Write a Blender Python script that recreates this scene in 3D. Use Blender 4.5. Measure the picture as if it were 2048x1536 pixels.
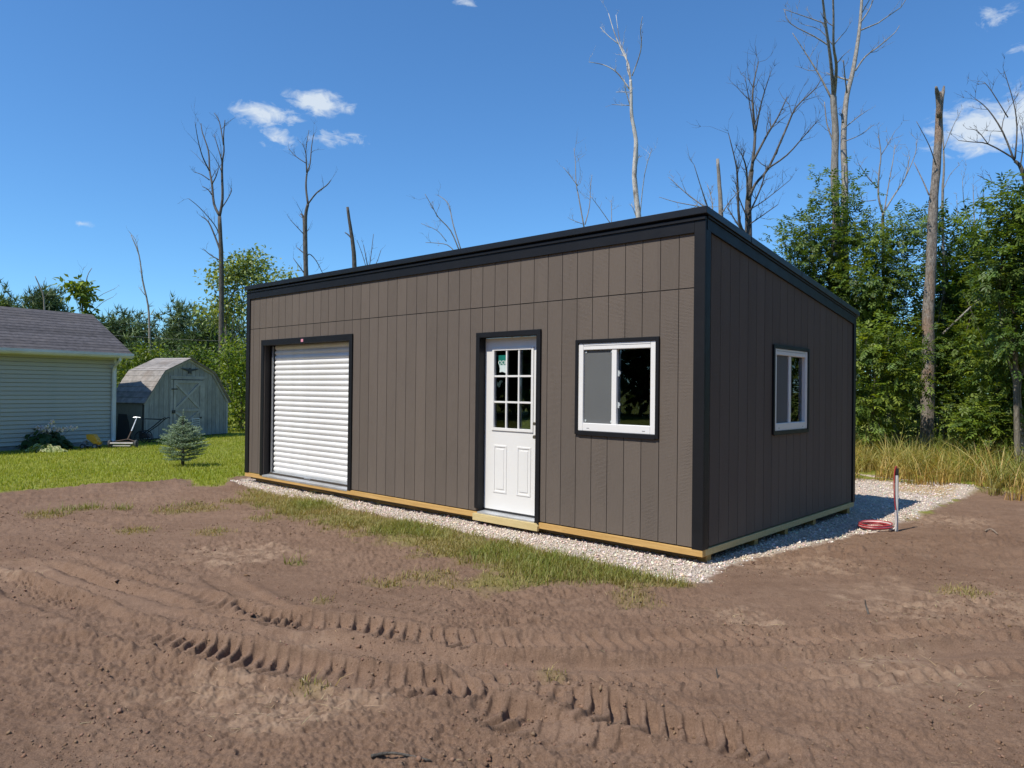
import bpy, math, random
import numpy as np
from mathutils import Vector, Matrix
R = math.radians
for o in list(bpy.data.objects):
    bpy.data.objects.remove(o)
scene = bpy.context.scene
COL = scene.collection

# ------------------------------------------------------------------ camera
F, CAMZ, PITCH, ROLL = 1465.42, 1.626, 0.0071, 0.0110      # solved from the shed's edges
cam_d = bpy.data.cameras.new('camera'); cam = bpy.data.objects.new('camera', cam_d); COL.objects.link(cam)
cam_d.sensor_width = 36; cam_d.lens = F / 2048 * 36; cam_d.clip_start = 0.05; cam_d.clip_end = 6000
cam.matrix_world = Matrix.Translation((0, 0, CAMZ)) @ Matrix.Rotation(math.pi/2 + PITCH, 4, 'X') @ Matrix.Rotation(ROLL, 4, 'Z')
scene.camera = cam

# ------------------------------------------------------------------ world, sun, exposure
SUN = Vector((-0.541, -0.399, 1.0)).normalized()            # from the shed's shadow on the gravel
SUN_EL = math.asin(SUN.z); SUN_AZ = math.atan2(SUN.x, SUN.y)
def ray(px, py):
    xn, yn = (px - 1024) / F, (py - 768) / F
    c, s = math.cos(ROLL), math.sin(ROLL)
    x, y = xn*c + yn*s, -xn*s + yn*c
    c, s = math.cos(PITCH), math.sin(PITCH)
    return Vector((x, c + s*y, s - c*y))
def at(px, py, Y):
    d = ray(px, py); return Vector((0, 0, CAMZ)) + d * (Y / d.y)
def gnd(px, py, z=0.0):
    d = ray(px, py); return Vector((0, 0, CAMZ)) + d * ((z - CAMZ) / d.z)

world = bpy.data.worlds.new('World'); scene.world = world; world.use_nodes = True
wn, wl = world.node_tree.nodes, world.node_tree.links
wn.clear()
wout = wn.new('ShaderNodeOutputWorld'); bg = wn.new('ShaderNodeBackground'); sky = wn.new('ShaderNodeTexSky')
sky.sky_type = 'NISHITA'; sky.sun_disc = False; sky.sun_elevation = SUN_EL; sky.sun_rotation = SUN_AZ
sky.altitude = 300; sky.air_density = 1.0; sky.dust_density = 0.25; sky.ozone_density = 3.0
bg.inputs['Strength'].default_value = 0.114
# a few small fair-weather clouds, each an ellipse of directions broken up by noise
tc = wn.new('ShaderNodeTexCoord')
def wmath(op, a, b=None, clamp=False):
    n = wn.new('ShaderNodeMath'); n.operation = op; n.use_clamp = clamp
    for i, v in enumerate((a, b)):
        if v is None: continue
        if isinstance(v, (int, float)): n.inputs[i].default_value = v
        else: wl.new(v, n.inputs[i])
    return n.outputs[0]
def wdot(vec):
    n = wn.new('ShaderNodeVectorMath'); n.operation = 'DOT_PRODUCT'; n.inputs[1].default_value = vec
    wl.new(tc.outputs['Generated'], n.inputs[0]); return n.outputs['Value']
cn = wn.new('ShaderNodeTexNoise'); cn.inputs['Scale'].default_value = 34; cn.inputs['Detail'].default_value = 9
cn.inputs['Roughness'].default_value = 0.62; cn.inputs['Distortion'].default_value = 0.5
cmap = wn.new('ShaderNodeMapping'); cmap.inputs['Scale'].default_value = (1, 1, 2.0)
wl.new(tc.outputs['Generated'], cmap.inputs[0]); wl.new(cmap.outputs[0], cn.inputs['Vector'])
cover = None
for (px, py, rx, ry, amp) in ((536, 228, 78, 34, .95), (636, 206, 84, 30, 1.0), (552, 274, 44, 32, .72), (645, 274, 62, 24, .62),
                              (706, 282, 46, 20, .6), (1985, 252, 130, 62, 1.0), (2060, 225, 90, 62, 1.0), (938, 6, 40, 16, .62), (1990, 34, 48, 28, .5),
                              (2040, 98, 40, 18, .45), (168, 448, 30, 10, .35)):
    d = ray(px, py).normalized(); rt = d.cross(Vector((0, 0, 1))).normalized(); up = rt.cross(d)
    a = wmath('MULTIPLY', wdot(rt), F / rx); b = wmath('MULTIPLY', wdot(up), F / ry)
    q = wmath('SQRT', wmath('ADD', wmath('MULTIPLY', a, a), wmath('MULTIPLY', b, b)))
    front = wmath('GREATER_THAN', wdot(d), 0.0)
    e = wmath('MULTIPLY', wmath('MULTIPLY', wmath('SUBTRACT', 1.0, q, True), amp), front)
    cover = e if cover is None else wmath('MAXIMUM', cover, e)
n1 = wmath('MULTIPLY', wmath('SUBTRACT', cn.outputs['Fac'], 0.5), 3.6)
cov = wmath('MULTIPLY', wmath('ADD', wmath('MULTIPLY', cover, 1.9), wmath('SUBTRACT', n1, 0.52)), 1.0)
gate = wmath('MULTIPLY', cover, 3.5, True)
cov = wmath('MULTIPLY', wmath('MULTIPLY', cov, gate, True), 0.86, True)
mixc = wn.new('ShaderNodeMix'); mixc.data_type = 'RGBA'
tint = wn.new('ShaderNodeMix'); tint.data_type = 'RGBA'; tint.blend_type = 'MULTIPLY'; tint.inputs[0].default_value = 1.0   # the camera's white balance
wl.new(sky.outputs[0], tint.inputs[6]); tint.inputs[7].default_value = (.70, 1.15, 1.50, 1)
wl.new(cov, mixc.inputs[0]); wl.new(tint.outputs[2], mixc.inputs[6]); mixc.inputs[7].default_value = (6.6, 7.3, 8.0, 1)
wl.new(mixc.outputs[2], bg.inputs['Color']); wl.new(bg.outputs[0], wout.inputs[0])

sl = bpy.data.lights.new('sun', 'SUN'); sl.energy = 5.0; sl.angle = R(0.53); sl.color = (1.0, 0.935, 0.82)
so = bpy.data.objects.new('sun', sl); COL.objects.link(so); so.location = (-6, -4, 12)
so.rotation_euler = (-SUN).to_track_quat('-Z', 'Y').to_euler()
scene.view_settings.view_transform = 'Standard'; scene.view_settings.look = 'None'
scene.view_settings.exposure = 0.0; scene.view_settings.gamma = 1.0; scene.view_settings.use_curve_mapping = False
scene.cycles.max_bounces = 6; scene.cycles.transparent_max_bounces = 12
scene.cycles.use_denoising = True

rnd = random.Random(7); rng = np.random.default_rng(11)

# ------------------------------------------------------------------ materials
def NT(name):
    m = bpy.data.materials.new(name); m.use_nodes = True
    nt = m.node_tree; nt.nodes.clear()
    out = nt.nodes.new('ShaderNodeOutputMaterial')
    return m, nt, out
def nmix(nt, fac, a, b, blend='MIX'):
    n = nt.nodes.new('ShaderNodeMix'); n.data_type = 'RGBA'; n.blend_type = blend
    for i, v in ((0, fac), (6, a), (7, b)):
        if isinstance(v, (int, float)): n.inputs[i].default_value = v
        elif isinstance(v, tuple): n.inputs[i].default_value = (*v[:3], 1)
        else: nt.links.new(v, n.inputs[i])
    return n.outputs[2]
def nnoise(nt, vec, scale, detail=4, rough=.55, dist=0):
    n = nt.nodes.new('ShaderNodeTexNoise'); n.inputs['Scale'].default_value = scale; n.inputs['Detail'].default_value = detail
    n.inputs['Roughness'].default_value = rough; n.inputs['Distortion'].default_value = dist
    if vec is not None: nt.links.new(vec, n.inputs['Vector'])
    return n.outputs['Fac']
def nmath(nt, op, a, b=0.0, clamp=False):
    n = nt.nodes.new('ShaderNodeMath'); n.operation = op; n.use_clamp = clamp
    for i, v in enumerate((a, b)):
        if isinstance(v, (int, float)): n.inputs[i].default_value = v
        else: nt.links.new(v, n.inputs[i])
    return n.outputs[0]
def nramp(nt, fac, stops):
    n = nt.nodes.new('ShaderNodeValToRGB'); cr = n.color_ramp
    while len(cr.elements) < len(stops): cr.elements.new(0.5)
    for e, (p, c) in zip(cr.elements, stops):
        e.position = p; e.color = (*c, 1) if isinstance(c, tuple) else (c, c, c, 1)
    nt.links.new(fac, n.inputs[0]); return n.outputs[0]
def nvec(nt, stretch=(1, 1, 1), rot=(0, 0, 0), geo=False):
    t = nt.nodes.new('ShaderNodeTexCoord'); mp = nt.nodes.new('ShaderNodeMapping')
    mp.inputs['Scale'].default_value = stretch; mp.inputs['Rotation'].default_value = rot
    nt.links.new(t.outputs['Object'], mp.inputs[0]); return mp.outputs[0]
def nbump(nt, h, strength, dist, prev=None):
    b = nt.nodes.new('ShaderNodeBump'); b.inputs['Strength'].default_value = strength; b.inputs['Distance'].default_value = dist
    nt.links.new(h, b.inputs['Height'])
    if prev is not None: nt.links.new(prev, b.inputs['Normal'])
    return b.outputs[0]
def principled(nt, out, col, rough=.6, metal=0.0, spec=.5, normal=None):
    p = nt.nodes.new('ShaderNodeBsdfPrincipled')
    for k, v in (('Base Color', col), ('Roughness', rough), ('Metallic', metal), ('Specular IOR Level', spec)):
        if isinstance(v, (int, float)): p.inputs[k].default_value = v
        elif isinstance(v, tuple): p.inputs[k].default_value = (*v[:3], 1)
        else: nt.links.new(v, p.inputs[k])
    if normal is not None: nt.links.new(normal, p.inputs['Normal'])
    if out is not None: nt.links.new(p.outputs[0], out.inputs[0])
    return p
def MAT(name, col, rough=.6, var=.18, scale=4, stretch=(1, 1, 1), bump=0.0, bscale=60, bdist=.004, metal=0.0, spec=.5, rndv=0.0, dirt=None, dscale=1.5, rvar=0.0):
    """weathered surface: colour varied by stretched noise, optional per-object variation, stains and fine relief"""
    m, nt, out = NT(name)
    v = nvec(nt, stretch)
    f = nnoise(nt, v, scale, 5, .6)
    c = nmix(nt, nramp(nt, f, ((.3, 0.0), (.7, 1.0))), tuple(x*(1-var) for x in col), tuple(min(1, x*(1+var)) for x in col))
    if dirt:
        g = nnoise(nt, nvec(nt), dscale, 6, .65)
        c = nmix(nt, nramp(nt, g, ((.48, 0.0), (.72, .75))), c, dirt)
    if rndv:
        oi = nt.nodes.new('ShaderNodeObjectInfo')
        k = nmath(nt, 'ADD', nmath(nt, 'MULTIPLY', oi.outputs['Random'], 2*rndv), 1 - rndv)
        cc = nt.nodes.new('ShaderNodeCombineColor')
        for i in range(3): nt.links.new(k, cc.inputs[i])
        c = nmix(nt, 1.0, c, cc.outputs[0], 'MULTIPLY')
    rr = rough
    if rvar:
        rr = nmath(nt, 'ADD', nmath(nt, 'MULTIPLY', nnoise(nt, nvec(nt), 7, 4), rvar*2), rough - rvar)
    nrm = nbump(nt, nnoise(nt, v, bscale, 4, .6), bump, bdist) if bump else None
    principled(nt, out, c, rr, metal, spec, nrm)
    return m
def WOOD(name, c1, c2, along=(1, 12, 12), scale=3, rough=.7, knots=None, bump=.3):
    m, nt, out = NT(name)
    v = nvec(nt, along)
    f = nnoise(nt, v, scale, 6, .65, .6)
    c = nmix(nt, nramp(nt, f, ((.32, 0.0), (.68, 1.0))), c1, c2)
    if knots:
        vo = nt.nodes.new('ShaderNodeTexVoronoi'); vo.inputs['Scale'].default_value = 2.6
        nt.links.new(nvec(nt, (1, 4, 4)), vo.inputs['Vector'])
        c = nmix(nt, nramp(nt, vo.outputs['Distance'], ((.05, .85), (.13, 0.0))), c, knots)
    principled(nt, out, c, rough, 0, .3, nbump(nt, f, bump, .003))
    return m
def SIDING(name, col):
    """embossed lap board: saw-mark ripples running across the board, worn paint"""
    m, nt, out = NT(name)
    v = nvec(nt)
    w = nt.nodes.new('ShaderNodeTexWave'); w.wave_type = 'BANDS'; w.bands_direction = 'Z'
    w.inputs['Scale'].default_value = 24; w.inputs['Distortion'].default_value = 5; w.inputs['Detail'].default_value = 3
    w.inputs['Detail Scale'].default_value = .8
    nt.links.new(nvec(nt, (2.2, 2.2, 1)), w.inputs['Vector'])
    patch = nramp(nt, nnoise(nt, nvec(nt, (3, 3, 1.2)), 1.6, 4), ((.42, 0.0), (.62, 1.0)))
    grain = nnoise(nt, nvec(nt, (30, 30, 2.5)), 3, 5, .6)
    big = nnoise(nt, v, .7, 3)
    c = nmix(nt, nramp(nt, grain, ((.3, 0.0), (.75, 1.0))), tuple(x*.93 for x in col), tuple(x*1.07 for x in col))
    c = nmix(nt, nmath(nt, 'MULTIPLY', nramp(nt, big, ((.35, 0.0), (.7, 1.0))), .5), c, tuple(a*b for a, b in zip(col, (1.12, 1.1, 1.06))))
    oi = nt.nodes.new('ShaderNodeObjectInfo')
    k = nmath(nt, 'ADD', nmath(nt, 'MULTIPLY', oi.outputs['Random'], .12), .94)
    cc = nt.nodes.new('ShaderNodeCombineColor')
    for i in range(3): nt.links.new(k, cc.inputs[i])
    c = nmix(nt, 1.0, c, cc.outputs[0], 'MULTIPLY')
    h = nmath(nt, 'ADD', nmath(nt, 'MULTIPLY', nmath(nt, 'MULTIPLY', w.outputs['Fac'], patch), .5), nmath(nt, 'MULTIPLY', grain, .6))
    principled(nt, out, c, .75, 0, .12, nbump(nt, h, .75, .005))
    return m
def GLASS(name, tint=(.75, .8, .82), gloss=1.0):
    m, nt, out = NT(name)
    tr = nt.nodes.new('ShaderNodeBsdfTransparent'); tr.inputs[0].default_value = (*tint, 1)
    gl = nt.nodes.new('ShaderNodeBsdfGlossy'); gl.inputs['Roughness'].default_value = .015
    gl.inputs['Color'].default_value = (.9*gloss, .95*gloss, 1.0*gloss, 1)
    fr = nt.nodes.new('ShaderNodeFresnel'); fr.inputs[0].default_value = 1.5
    nt.links.new(nbump(nt, nnoise(nt, nvec(nt), 1.3, 2), .03, .02), gl.inputs['Normal'])
    mx = nt.nodes.new('ShaderNodeMixShader')
    nt.links.new(fr.outputs[0], mx.inputs[0]); nt.links.new(tr.outputs[0], mx.inputs[1]); nt.links.new(gl.outputs[0], mx.inputs[2])
    nt.links.new(mx.outputs[0], out.inputs[0]); return m
def LEAF(name, trans=.35, rough=.45, spec=.35, gain=1.0, warm=(1.25, 1.15, .35)):
    """foliage: each leaf's colour comes from its own 'col' attribute; light also passes through it"""
    m, nt, out = NT(name)
    at_ = nt.nodes.new('ShaderNodeAttribute'); at_.attribute_name = 'col'
    p = principled(nt, None, at_.outputs['Color'], rough, 0, spec)
    tl = nt.nodes.new('ShaderNodeBsdfTranslucent')
    nt.links.new(nmix(nt, 1.0, at_.outputs['Color'], warm, 'MULTIPLY'), tl.inputs[0])
    mx = nt.nodes.new('ShaderNodeMixShader'); mx.inputs[0].default_value = trans
    nt.links.new(p.outputs[0], mx.inputs[1]); nt.links.new(tl.outputs[0], mx.inputs[2]); nt.links.new(mx.outputs[0], out.inputs[0])
    return m
def BARK(name, c1, c2, scale=6, peel=None, fiss=0.0):
    m, nt, out = NT(name)
    v = nvec(nt, (3.5, 3.5, 1))
    f = nnoise(nt, v, scale, 7, .7, .4)
    c = nmix(nt, nramp(nt, f, ((.35, 0.0), (.65, 1.0))), c1, c2)
    if peel:
        g = nnoise(nt, nvec(nt, (1.4, 1.4, .7)), 1.6, 4, .6)
        c = nmix(nt, nramp(nt, g, ((.52, 0.0), (.6, 1.0))), c, peel)
    if fiss:
        q = nnoise(nt, nvec(nt, (4, 4, .9)), 11, 5, .7, .8)
        c = nmix(nt, nmath(nt, 'MULTIPLY', nramp(nt, q, ((.36, 1.0), (.52, 0.0))), fiss), c, tuple(v*.35 for v in c1)); f = nmath(nt, 'ADD', f, nmath(nt, 'MULTIPLY', q, 1.2))
    principled(nt, out, c, .85, 0, .2, nbump(nt, f, .9, .03))
    return m

m_siding = SIDING('brown_siding', (.140, .116, .098))
m_groove = MAT('siding_groove', (.035, .03, .027), .9)
m_black = MAT('black_trim_paint', (.0095, .0098, .0118), .5, var=.15, bump=.15, bscale=40, rvar=.08, spec=.3)
m_metalroof = MAT('black_roof_metal', (.013, .0145, .018), .4, var=.12, rvar=.08, spec=.4)
m_pine = WOOD('treated_pine', (.46, .27, .085), (.60, .38, .14), (1, 14, 14), 2.5, knots=(.22, .10, .03))
m_pine2 = WOOD('pale_treated_pine', (.52, .41, .19), (.62, .50, .26), (1.2, 12, 12), 2.2, knots=(.33, .2, .07))
m_skid = WOOD('weathered_skid', (.10, .08, .045), (.17, .13, .075), (1, 10, 10), 3)
m_inside = MAT('bare_wood_interior', (.05, .038, .028), .9)
m_white = MAT('white_door_paint', (.80, .79, .765), .35, var=.025, scale=2, bump=.05, bscale=90, rvar=.06)
m_vinyl = MAT('white_vinyl', (.82, .81, .79), .4, var=.02, scale=3, rvar=.05)
m_roll = MAT('white_ribbed_steel', (.79, .785, .765), .33, var=.03, scale=3, dirt=(.63, .62, .6), dscale=1.1, rvar=.06)
m_steel = MAT('galvanised_steel', (.55, .57, .6), .38, var=.12, scale=14, metal=.8, rvar=.12)
m_alu = MAT('mill_aluminium', (.62, .64, .66), .42, var=.1, scale=9, metal=.6, rvar=.1, dirt=(.45, .43, .4))
m_nickel = MAT('brushed_nickel', (.45, .43, .4), .3, metal=1.0)
m_glass = GLASS('window_glass')
m_screen = None
def _screen():
    m, nt, out = NT('insect_screen')
    tr = nt.nodes.new('ShaderNodeBsdfTransparent')
    p = principled(nt, None, nmix(nt, nnoise(nt, nvec(nt), 2.2, 3), (.135, .14, .145), (.165, .175, .17)), .75, 0, .3)
    mx = nt.nodes.new('ShaderNodeMixShader'); mx.inputs[0].default_value = .82
    nt.links.new(tr.outputs[0], mx.inputs[1]); nt.links.new(p.outputs[0], mx.inputs[2]); nt.links.new(mx.outputs[0], out.inputs[0])
    return m
m_screen = _screen()
m_clear = MAT('clear_clip_plastic', (.5, .55, .56), .2, var=.05)
m_stk_green = MAT('sticker_green', (.0, .16, .12), .5)
m_stk_white = MAT('sticker_white', (.55, .62, .6), .5)
m_stk_pink = MAT('sticker_pink', (.72, .28, .36), .5, var=.3, scale=40)
m_vside = MAT('pale_vinyl_siding', (.47, .465, .41), .5, var=.05, scale=1.5, rndv=.04, dirt=(.40, .41, .36), rvar=.05)
m_gutter = MAT('white_gutter', (.66, .69, .70), .45, var=.06, dirt=(.5, .5, .46))
m_shingle = MAT('grey_roof_shingle', (.085, .078, .082), .9, var=.35, scale=9, bump=.5, bscale=160, bdist=.004, rndv=.22, dirt=(.13, .115, .11), dscale=.9)
m_barnside = MAT('weathered_grey_board', (.31, .305, .28), .8, var=.22, scale=5, stretch=(8, 8, 1), bump=.4, bscale=20, rndv=.1, dirt=(.19, .19, .18), dscale=1.3)
m_barntrim = MAT('weathered_grey_trim', (.38, .37, .34), .8, var=.2, scale=5, bump=.3, bscale=25, rndv=.08, dirt=(.22, .22, .2))
m_barnroof = MAT('barn_grey_shingle', (.27, .25, .235), .9, var=.3, scale=7, bump=.4, bscale=120, rndv=.18, dirt=(.19, .15, .12), dscale=1.6)
m_iron = MAT('black_iron', (.02, .02, .022), .5, rvar=.1)
m_darkbrown = MAT('dark_rusty_steel', (.07, .045, .035), .6, var=.4, scale=9, metal=.3)
m_pale_bar = MAT('worn_pale_enamel', (.72, .66, .63), .4, var=.15)
m_rubber = MAT('grey_rubber', (.06, .062, .062), .8, var=.3)
m_toy = MAT('faded_yellow_plastic', (.72, .38, .03), .45, var=.12, dirt=(.5, .25, .04))
m_toygrey = MAT('faded_grey_plastic', (.25, .26, .28), .5, var=.2)
m_pvc = MAT('grey_pvc', (.60, .62, .63), .35, var=.06, dirt=(.42, .38, .33), dscale=4)
m_hose = MAT('red_tubing', (.42, .05, .06), .35, var=.2)
m_hosew = MAT('white_tubing', (.7, .62, .6), .4, var=.1)
m_leaf = LEAF('ash_foliage', .42)
m_leaf_far = LEAF('far_foliage', .35)
m_needle = LEAF('needle_foliage', .12, rough=.55)
m_grass = LEAF('grass_blades', .35, rough=.5)
m_flower = LEAF('flower_petals', .3)
m_straw = LEAF('dry_straw', .15, rough=.7)
m_clod = None
m_bark_grey = BARK('grey_dead_bark', (.16, .14, .12), (.38, .35, .31), 5)
m_bark_dark = BARK('dark_dead_bark', (.055, .05, .045), (.17, .15, .13), 5)
m_bark_birch = BARK('pale_birch_bark', (.42, .38, .34), (.66, .62, .57), 4, (.22, .19, .17))
m_bark_snag = BARK('peeling_snag_bark', (.20, .165, .14), (.42, .37, .32), 6, (.36, .25, .18), .8)
m_bark_live = BARK('live_tree_bark', (.10, .085, .065), (.26, .23, .18), 6)
m_bark_tan = BARK('tan_trunk_bark', (.30, .22, .16), (.52, .43, .35), 5, None, .6)

# ------------------------------------------------------------------ mesh helpers
class MB:
    def __init__(s): s.v = []; s.f = []
    def add(s, vs, fs):
        b = len(s.v); s.v += [tuple(p) for p in vs]; s.f += [tuple(i + b for i in f) for f in fs]; return s
    def box(s, x0, x1, y0, y1, z0, z1):
        return s.add([(x0,y0,z0),(x1,y0,z0),(x1,y1,z0),(x0,y1,z0),(x0,y0,z1),(x1,y0,z1),(x1,y1,z1),(x0,y1,z1)],
                     [(0,3,2,1),(4,5,6,7),(0,1,5,4),(1,2,6,5),(2,3,7,6),(3,0,4,7)])
    def prism(s, poly, axis, a, b):
        """poly: list of 2-d points; extruded along axis from a to b. axis 0: (y,z), 1: (x,z), 2: (x,y)"""
        n = len(poly)
        def P(q, t): return ((t, q[0], q[1]), (q[0], t, q[1]), (q[0], q[1], t))[axis]
        vs = [P(q, a) for q in poly] + [P(q, b) for q in poly]
        fs = [tuple(range(n)), tuple(range(2*n-1, n-1, -1))] + [(i, i+n, (i+1) % n + n, (i+1) % n) for i in range(n)]
        return s.add(vs, fs)
    def beam(s, p, q, w, h, up=Vector((0, 0, 1))):
        p, q = Vector(p), Vector(q); d = (q - p).normalized(); sx = d.cross(up)
        if sx.length < 1e-4: sx = d.cross(Vector((0, 1, 0)))
        sx.normalize(); sy = sx.cross(d)
        vs = [e + sx*(a*w/2) + sy*(b*h/2) for e in (p, q) for a, b in ((-1,-1),(1,-1),(1,1),(-1,1))]
        return s.add(vs, [(3,2,1,0),(4,5,6,7),(0,1,5,4),(1,2,6,5),(2,3,7,6),(3,0,4,7)])
    def tube(s, pts, radii, n=6, cap=True, wob=0.0):
        pts = [Vector(p) for p in pts]; m = len(pts)
        if isinstance(radii, (int, float)): radii = [radii]*m
        vs = []; ref = Vector((.31, .77, .55))
        for i, p in enumerate(pts):
            d = (pts[min(i+1, m-1)] - pts[max(i-1, 0)]).normalized()
            a = d.cross(ref)
            if a.length < .15: a = d.cross(Vector((1, 0, 0)))
            a.normalize(); b = d.cross(a)
            for k in range(n):
                t = 2*math.pi*k/n; r = radii[i]*(1 + (rnd.uniform(-wob, wob) if wob else 0))
                vs.append(p + a*(r*math.cos(t)) + b*(r*math.sin(t)))
        fs = [(i*n+k, i*n+(k+1) % n, (i+1)*n+(k+1) % n, (i+1)*n+k) for i in range(m-1) for k in range(n)]
        if cap: fs += [tuple(range(n-1, -1, -1)), tuple(range((m-1)*n, m*n))]
        return s.add(vs, fs)
    def disc(s, c, ax, r, w, n=16):
        c, ax = Vector(c), Vector(ax).normalized()
        return s.tube([c - ax*w/2, c + ax*w/2], r, n)
    def build(s, name, m, parent=None, smooth=False, bevel=0.0, mesh=None, loc=None):
        me = bpy.data.meshes.new(name); me.from_pydata(s.v, [], s.f); me.materials.append(m)
        if smooth: me.shade_smooth()
        me.update()
        o = bpy.data.objects.new(name, me); COL.objects.link(o); o.parent = parent
        if loc: o.location = loc
        if bevel:
            b = o.modifiers.new('bevel', 'BEVEL'); b.width = bevel; b.segments = 2; b.limit_method = 'ANGLE'
        return o
def tag(o, label=None, cat=None, group=None, kind=None):
    if label: o['label'] = label
    if cat: o['category'] = cat
    if group: o['group'] = group
    if kind: o['kind'] = kind
    return o
def empty(name, loc=(0, 0, 0), rz=0.0):
    o = bpy.data.objects.new(name, None); COL.objects.link(o); o.location = loc; o.rotation_euler = (0, 0, rz)
    o.empty_display_size = .2; return o
def link_copy(o, parent, loc=None, rot=None):
    c = o.copy(); COL.objects.link(c); c.parent = parent
    if loc is not None: c.location = loc
    if rot is not None: c.rotation_euler = rot
    return c
def tri_mesh(name, V, T, m, col=None, parent=None, smooth=False, loc=None):
    """V (n,3) float, T (m,3) int, col (n,3) per vertex"""
    me = bpy.data.meshes.new(name); n, k = len(V), len(T)
    me.vertices.add(n); me.vertices.foreach_set('co', np.ascontiguousarray(V, np.float32).ravel())
    me.loops.add(k*3); me.loops.foreach_set('vertex_index', np.ascontiguousarray(T, np.int32).ravel())
    me.polygons.add(k); me.polygons.foreach_set('loop_start', np.arange(0, k*3, 3, dtype=np.int32))
    if smooth: me.polygons.foreach_set('use_smooth', np.ones(k, bool))
    me.update(calc_edges=True); me.materials.append(m)
    if col is not None:
        a = me.color_attributes.new('col', 'FLOAT_COLOR', 'POINT')
        a.data.foreach_set('color', np.concatenate([np.clip(col, 0, 1), np.ones((n, 1))], 1).astype(np.float32).ravel())
    o = bpy.data.objects.new(name, me); COL.objects.link(o); o.parent = parent
    if loc is not None: o.location = loc
    return o

# ------------------------------------------------------------------ numpy noise
def _hash(ix, iy, seed):
    h = (ix.astype(np.uint32)*np.uint32(374761393) + iy.astype(np.uint32)*np.uint32(668265263) + np.uint32(seed*974634777 & 0xffffffff))
    h = (h ^ (h >> np.uint32(13)))*np.uint32(1274126177); h ^= h >> np.uint32(16)
    return (h & np.uint32(0xffffff)).astype(np.float64)/0xffffff
def vnoise(x, y, seed=0):
    ix, iy = np.floor(x), np.floor(y); fx, fy = x-ix, y-iy
    ix = ix.astype(np.int64); iy = iy.astype(np.int64)
    fx = fx*fx*fx*(fx*(fx*6-15)+10); fy = fy*fy*fy*(fy*(fy*6-15)+10)
    a, b = _hash(ix, iy, seed), _hash(ix+1, iy, seed); c, d = _hash(ix, iy+1, seed), _hash(ix+1, iy+1, seed)
    return (a + (b-a)*fx)*(1-fy) + (c + (d-c)*fx)*fy
def fbm(x, y, f, octv=3, seed=0, gain=.5):
    s = np.zeros_like(x); a = 1.0; t = 0.0
    for i in range(octv):
        ca, sa = math.cos(.7*i+seed), math.sin(.7*i+seed)
        s += a*(vnoise((x*ca-y*sa)*f+17.3*i, (x*sa+y*ca)*f+5.1*i, seed+i)*2-1); t += a; a *= gain; f *= 2.03
    return s/t
def sstep(a, b, x):
    t = np.clip((x-a)/(b-a), 0, 1); return t*t*(3-2*t)

# ------------------------------------------------------------------ the shed's frame (needed by the ground for the gravel pad)
SA = R(43.3) - 0.0156
SX, SY = 1.7812, 6.8287
SW, SD, Z0 = 8.585, 4.262, 0.16
Ux, Uy, Vx, Vy = -math.cos(SA), math.sin(SA), math.sin(SA), math.cos(SA)
def bld(u, v, z=0.0): return Vector((SX + u*Ux + v*Vx, SY + u*Uy + v*Vy, z))
def bld_inv(x, y):
    dx, dy = x - SX, y - SY; return dx*Ux + dy*Uy, dx*Vx + dy*Vy

# ------------------------------------------------------------------ ground
def G2(pts): return np.array([(gnd(*p).x, gnd(*p).y) for p in pts])
def W2(pts): return np.array(pts, float)
def sdpoly(x, y, P):
    d = np.full(x.shape, 1e9); inside = np.zeros(x.shape, bool); n = len(P)
    for i in range(n):
        ax, ay = P[i]; bx_, by_ = P[(i+1) % n]; ex, ey = bx_-ax, by_-ay
        wx, wy = x-ax, y-ay; t = np.clip((wx*ex+wy*ey)/(ex*ex+ey*ey+1e-12), 0, 1)
        d = np.minimum(d, (wx-ex*t)**2 + (wy-ey*t)**2)
        c = ((ay > y) != (by_ > y)) & (x < (bx_-ax)*(y-ay)/((by_-ay) if abs(by_-ay) > 1e-12 else 1e-12) + ax); inside ^= c
    return np.where(inside, -1, 1)*np.sqrt(d)
B2 = lambda u, v: (bld(u, v).x, bld(u, v).y)
P_SOIL = np.concatenate([W2([(-16, -12), (-16, 8.0)]), G2([(-250, 1003), (0, 986), (130, 977), (290, 968), (352, 962), (372, 960), (388, 976), (440, 974), (462, 958), (500, 952)]),
                         W2([B2(8.2, .5), B2(.5, .5), B2(.2, 3.2)]), G2([(1830, 1040), (1900, 998), (1960, 982), (2048, 990), (2250, 1000)]), W2([(13, 7.5), (14, -12)])])
P_GRAVEL = np.concatenate([W2([B2(8.75, .6), B2(8.72, -.25)]), G2([(560, 990), (640, 1003), (760, 1030), (900, 1062), (1060, 1098), (1200, 1132), (1330, 1162), (1405, 1168), (1440, 1142),
                            (1540, 1117), (1640, 1092), (1700, 1075), (1765, 1064), (1820, 1040), (1880, 1008), (1955, 986), (1930, 972), (1850, 966), (1770, 956), (1690, 950)]),
                           W2([B2(-1.2, 8.2), B2(.5, 8.4), B2(8.9, 5.0)])])
P_STRIP = G2([(505, 975), (545, 975), (640, 988), (720, 1008), (850, 1050), (1000, 1085), (1150, 1120), (1290, 1145), (1376, 1165), (1290, 1170), (1180, 1164), (1090, 1172), (985, 1176), (945, 1166), (1000, 1146),
              (920, 1124), (850, 1102), (760, 1076), (680, 1052), (610, 1042), (545, 1032), (520, 1005)])
P_STRAW = G2([(1800, 966), (1910, 982), (1890, 996), (1810, 985), (1770, 972)])
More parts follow.
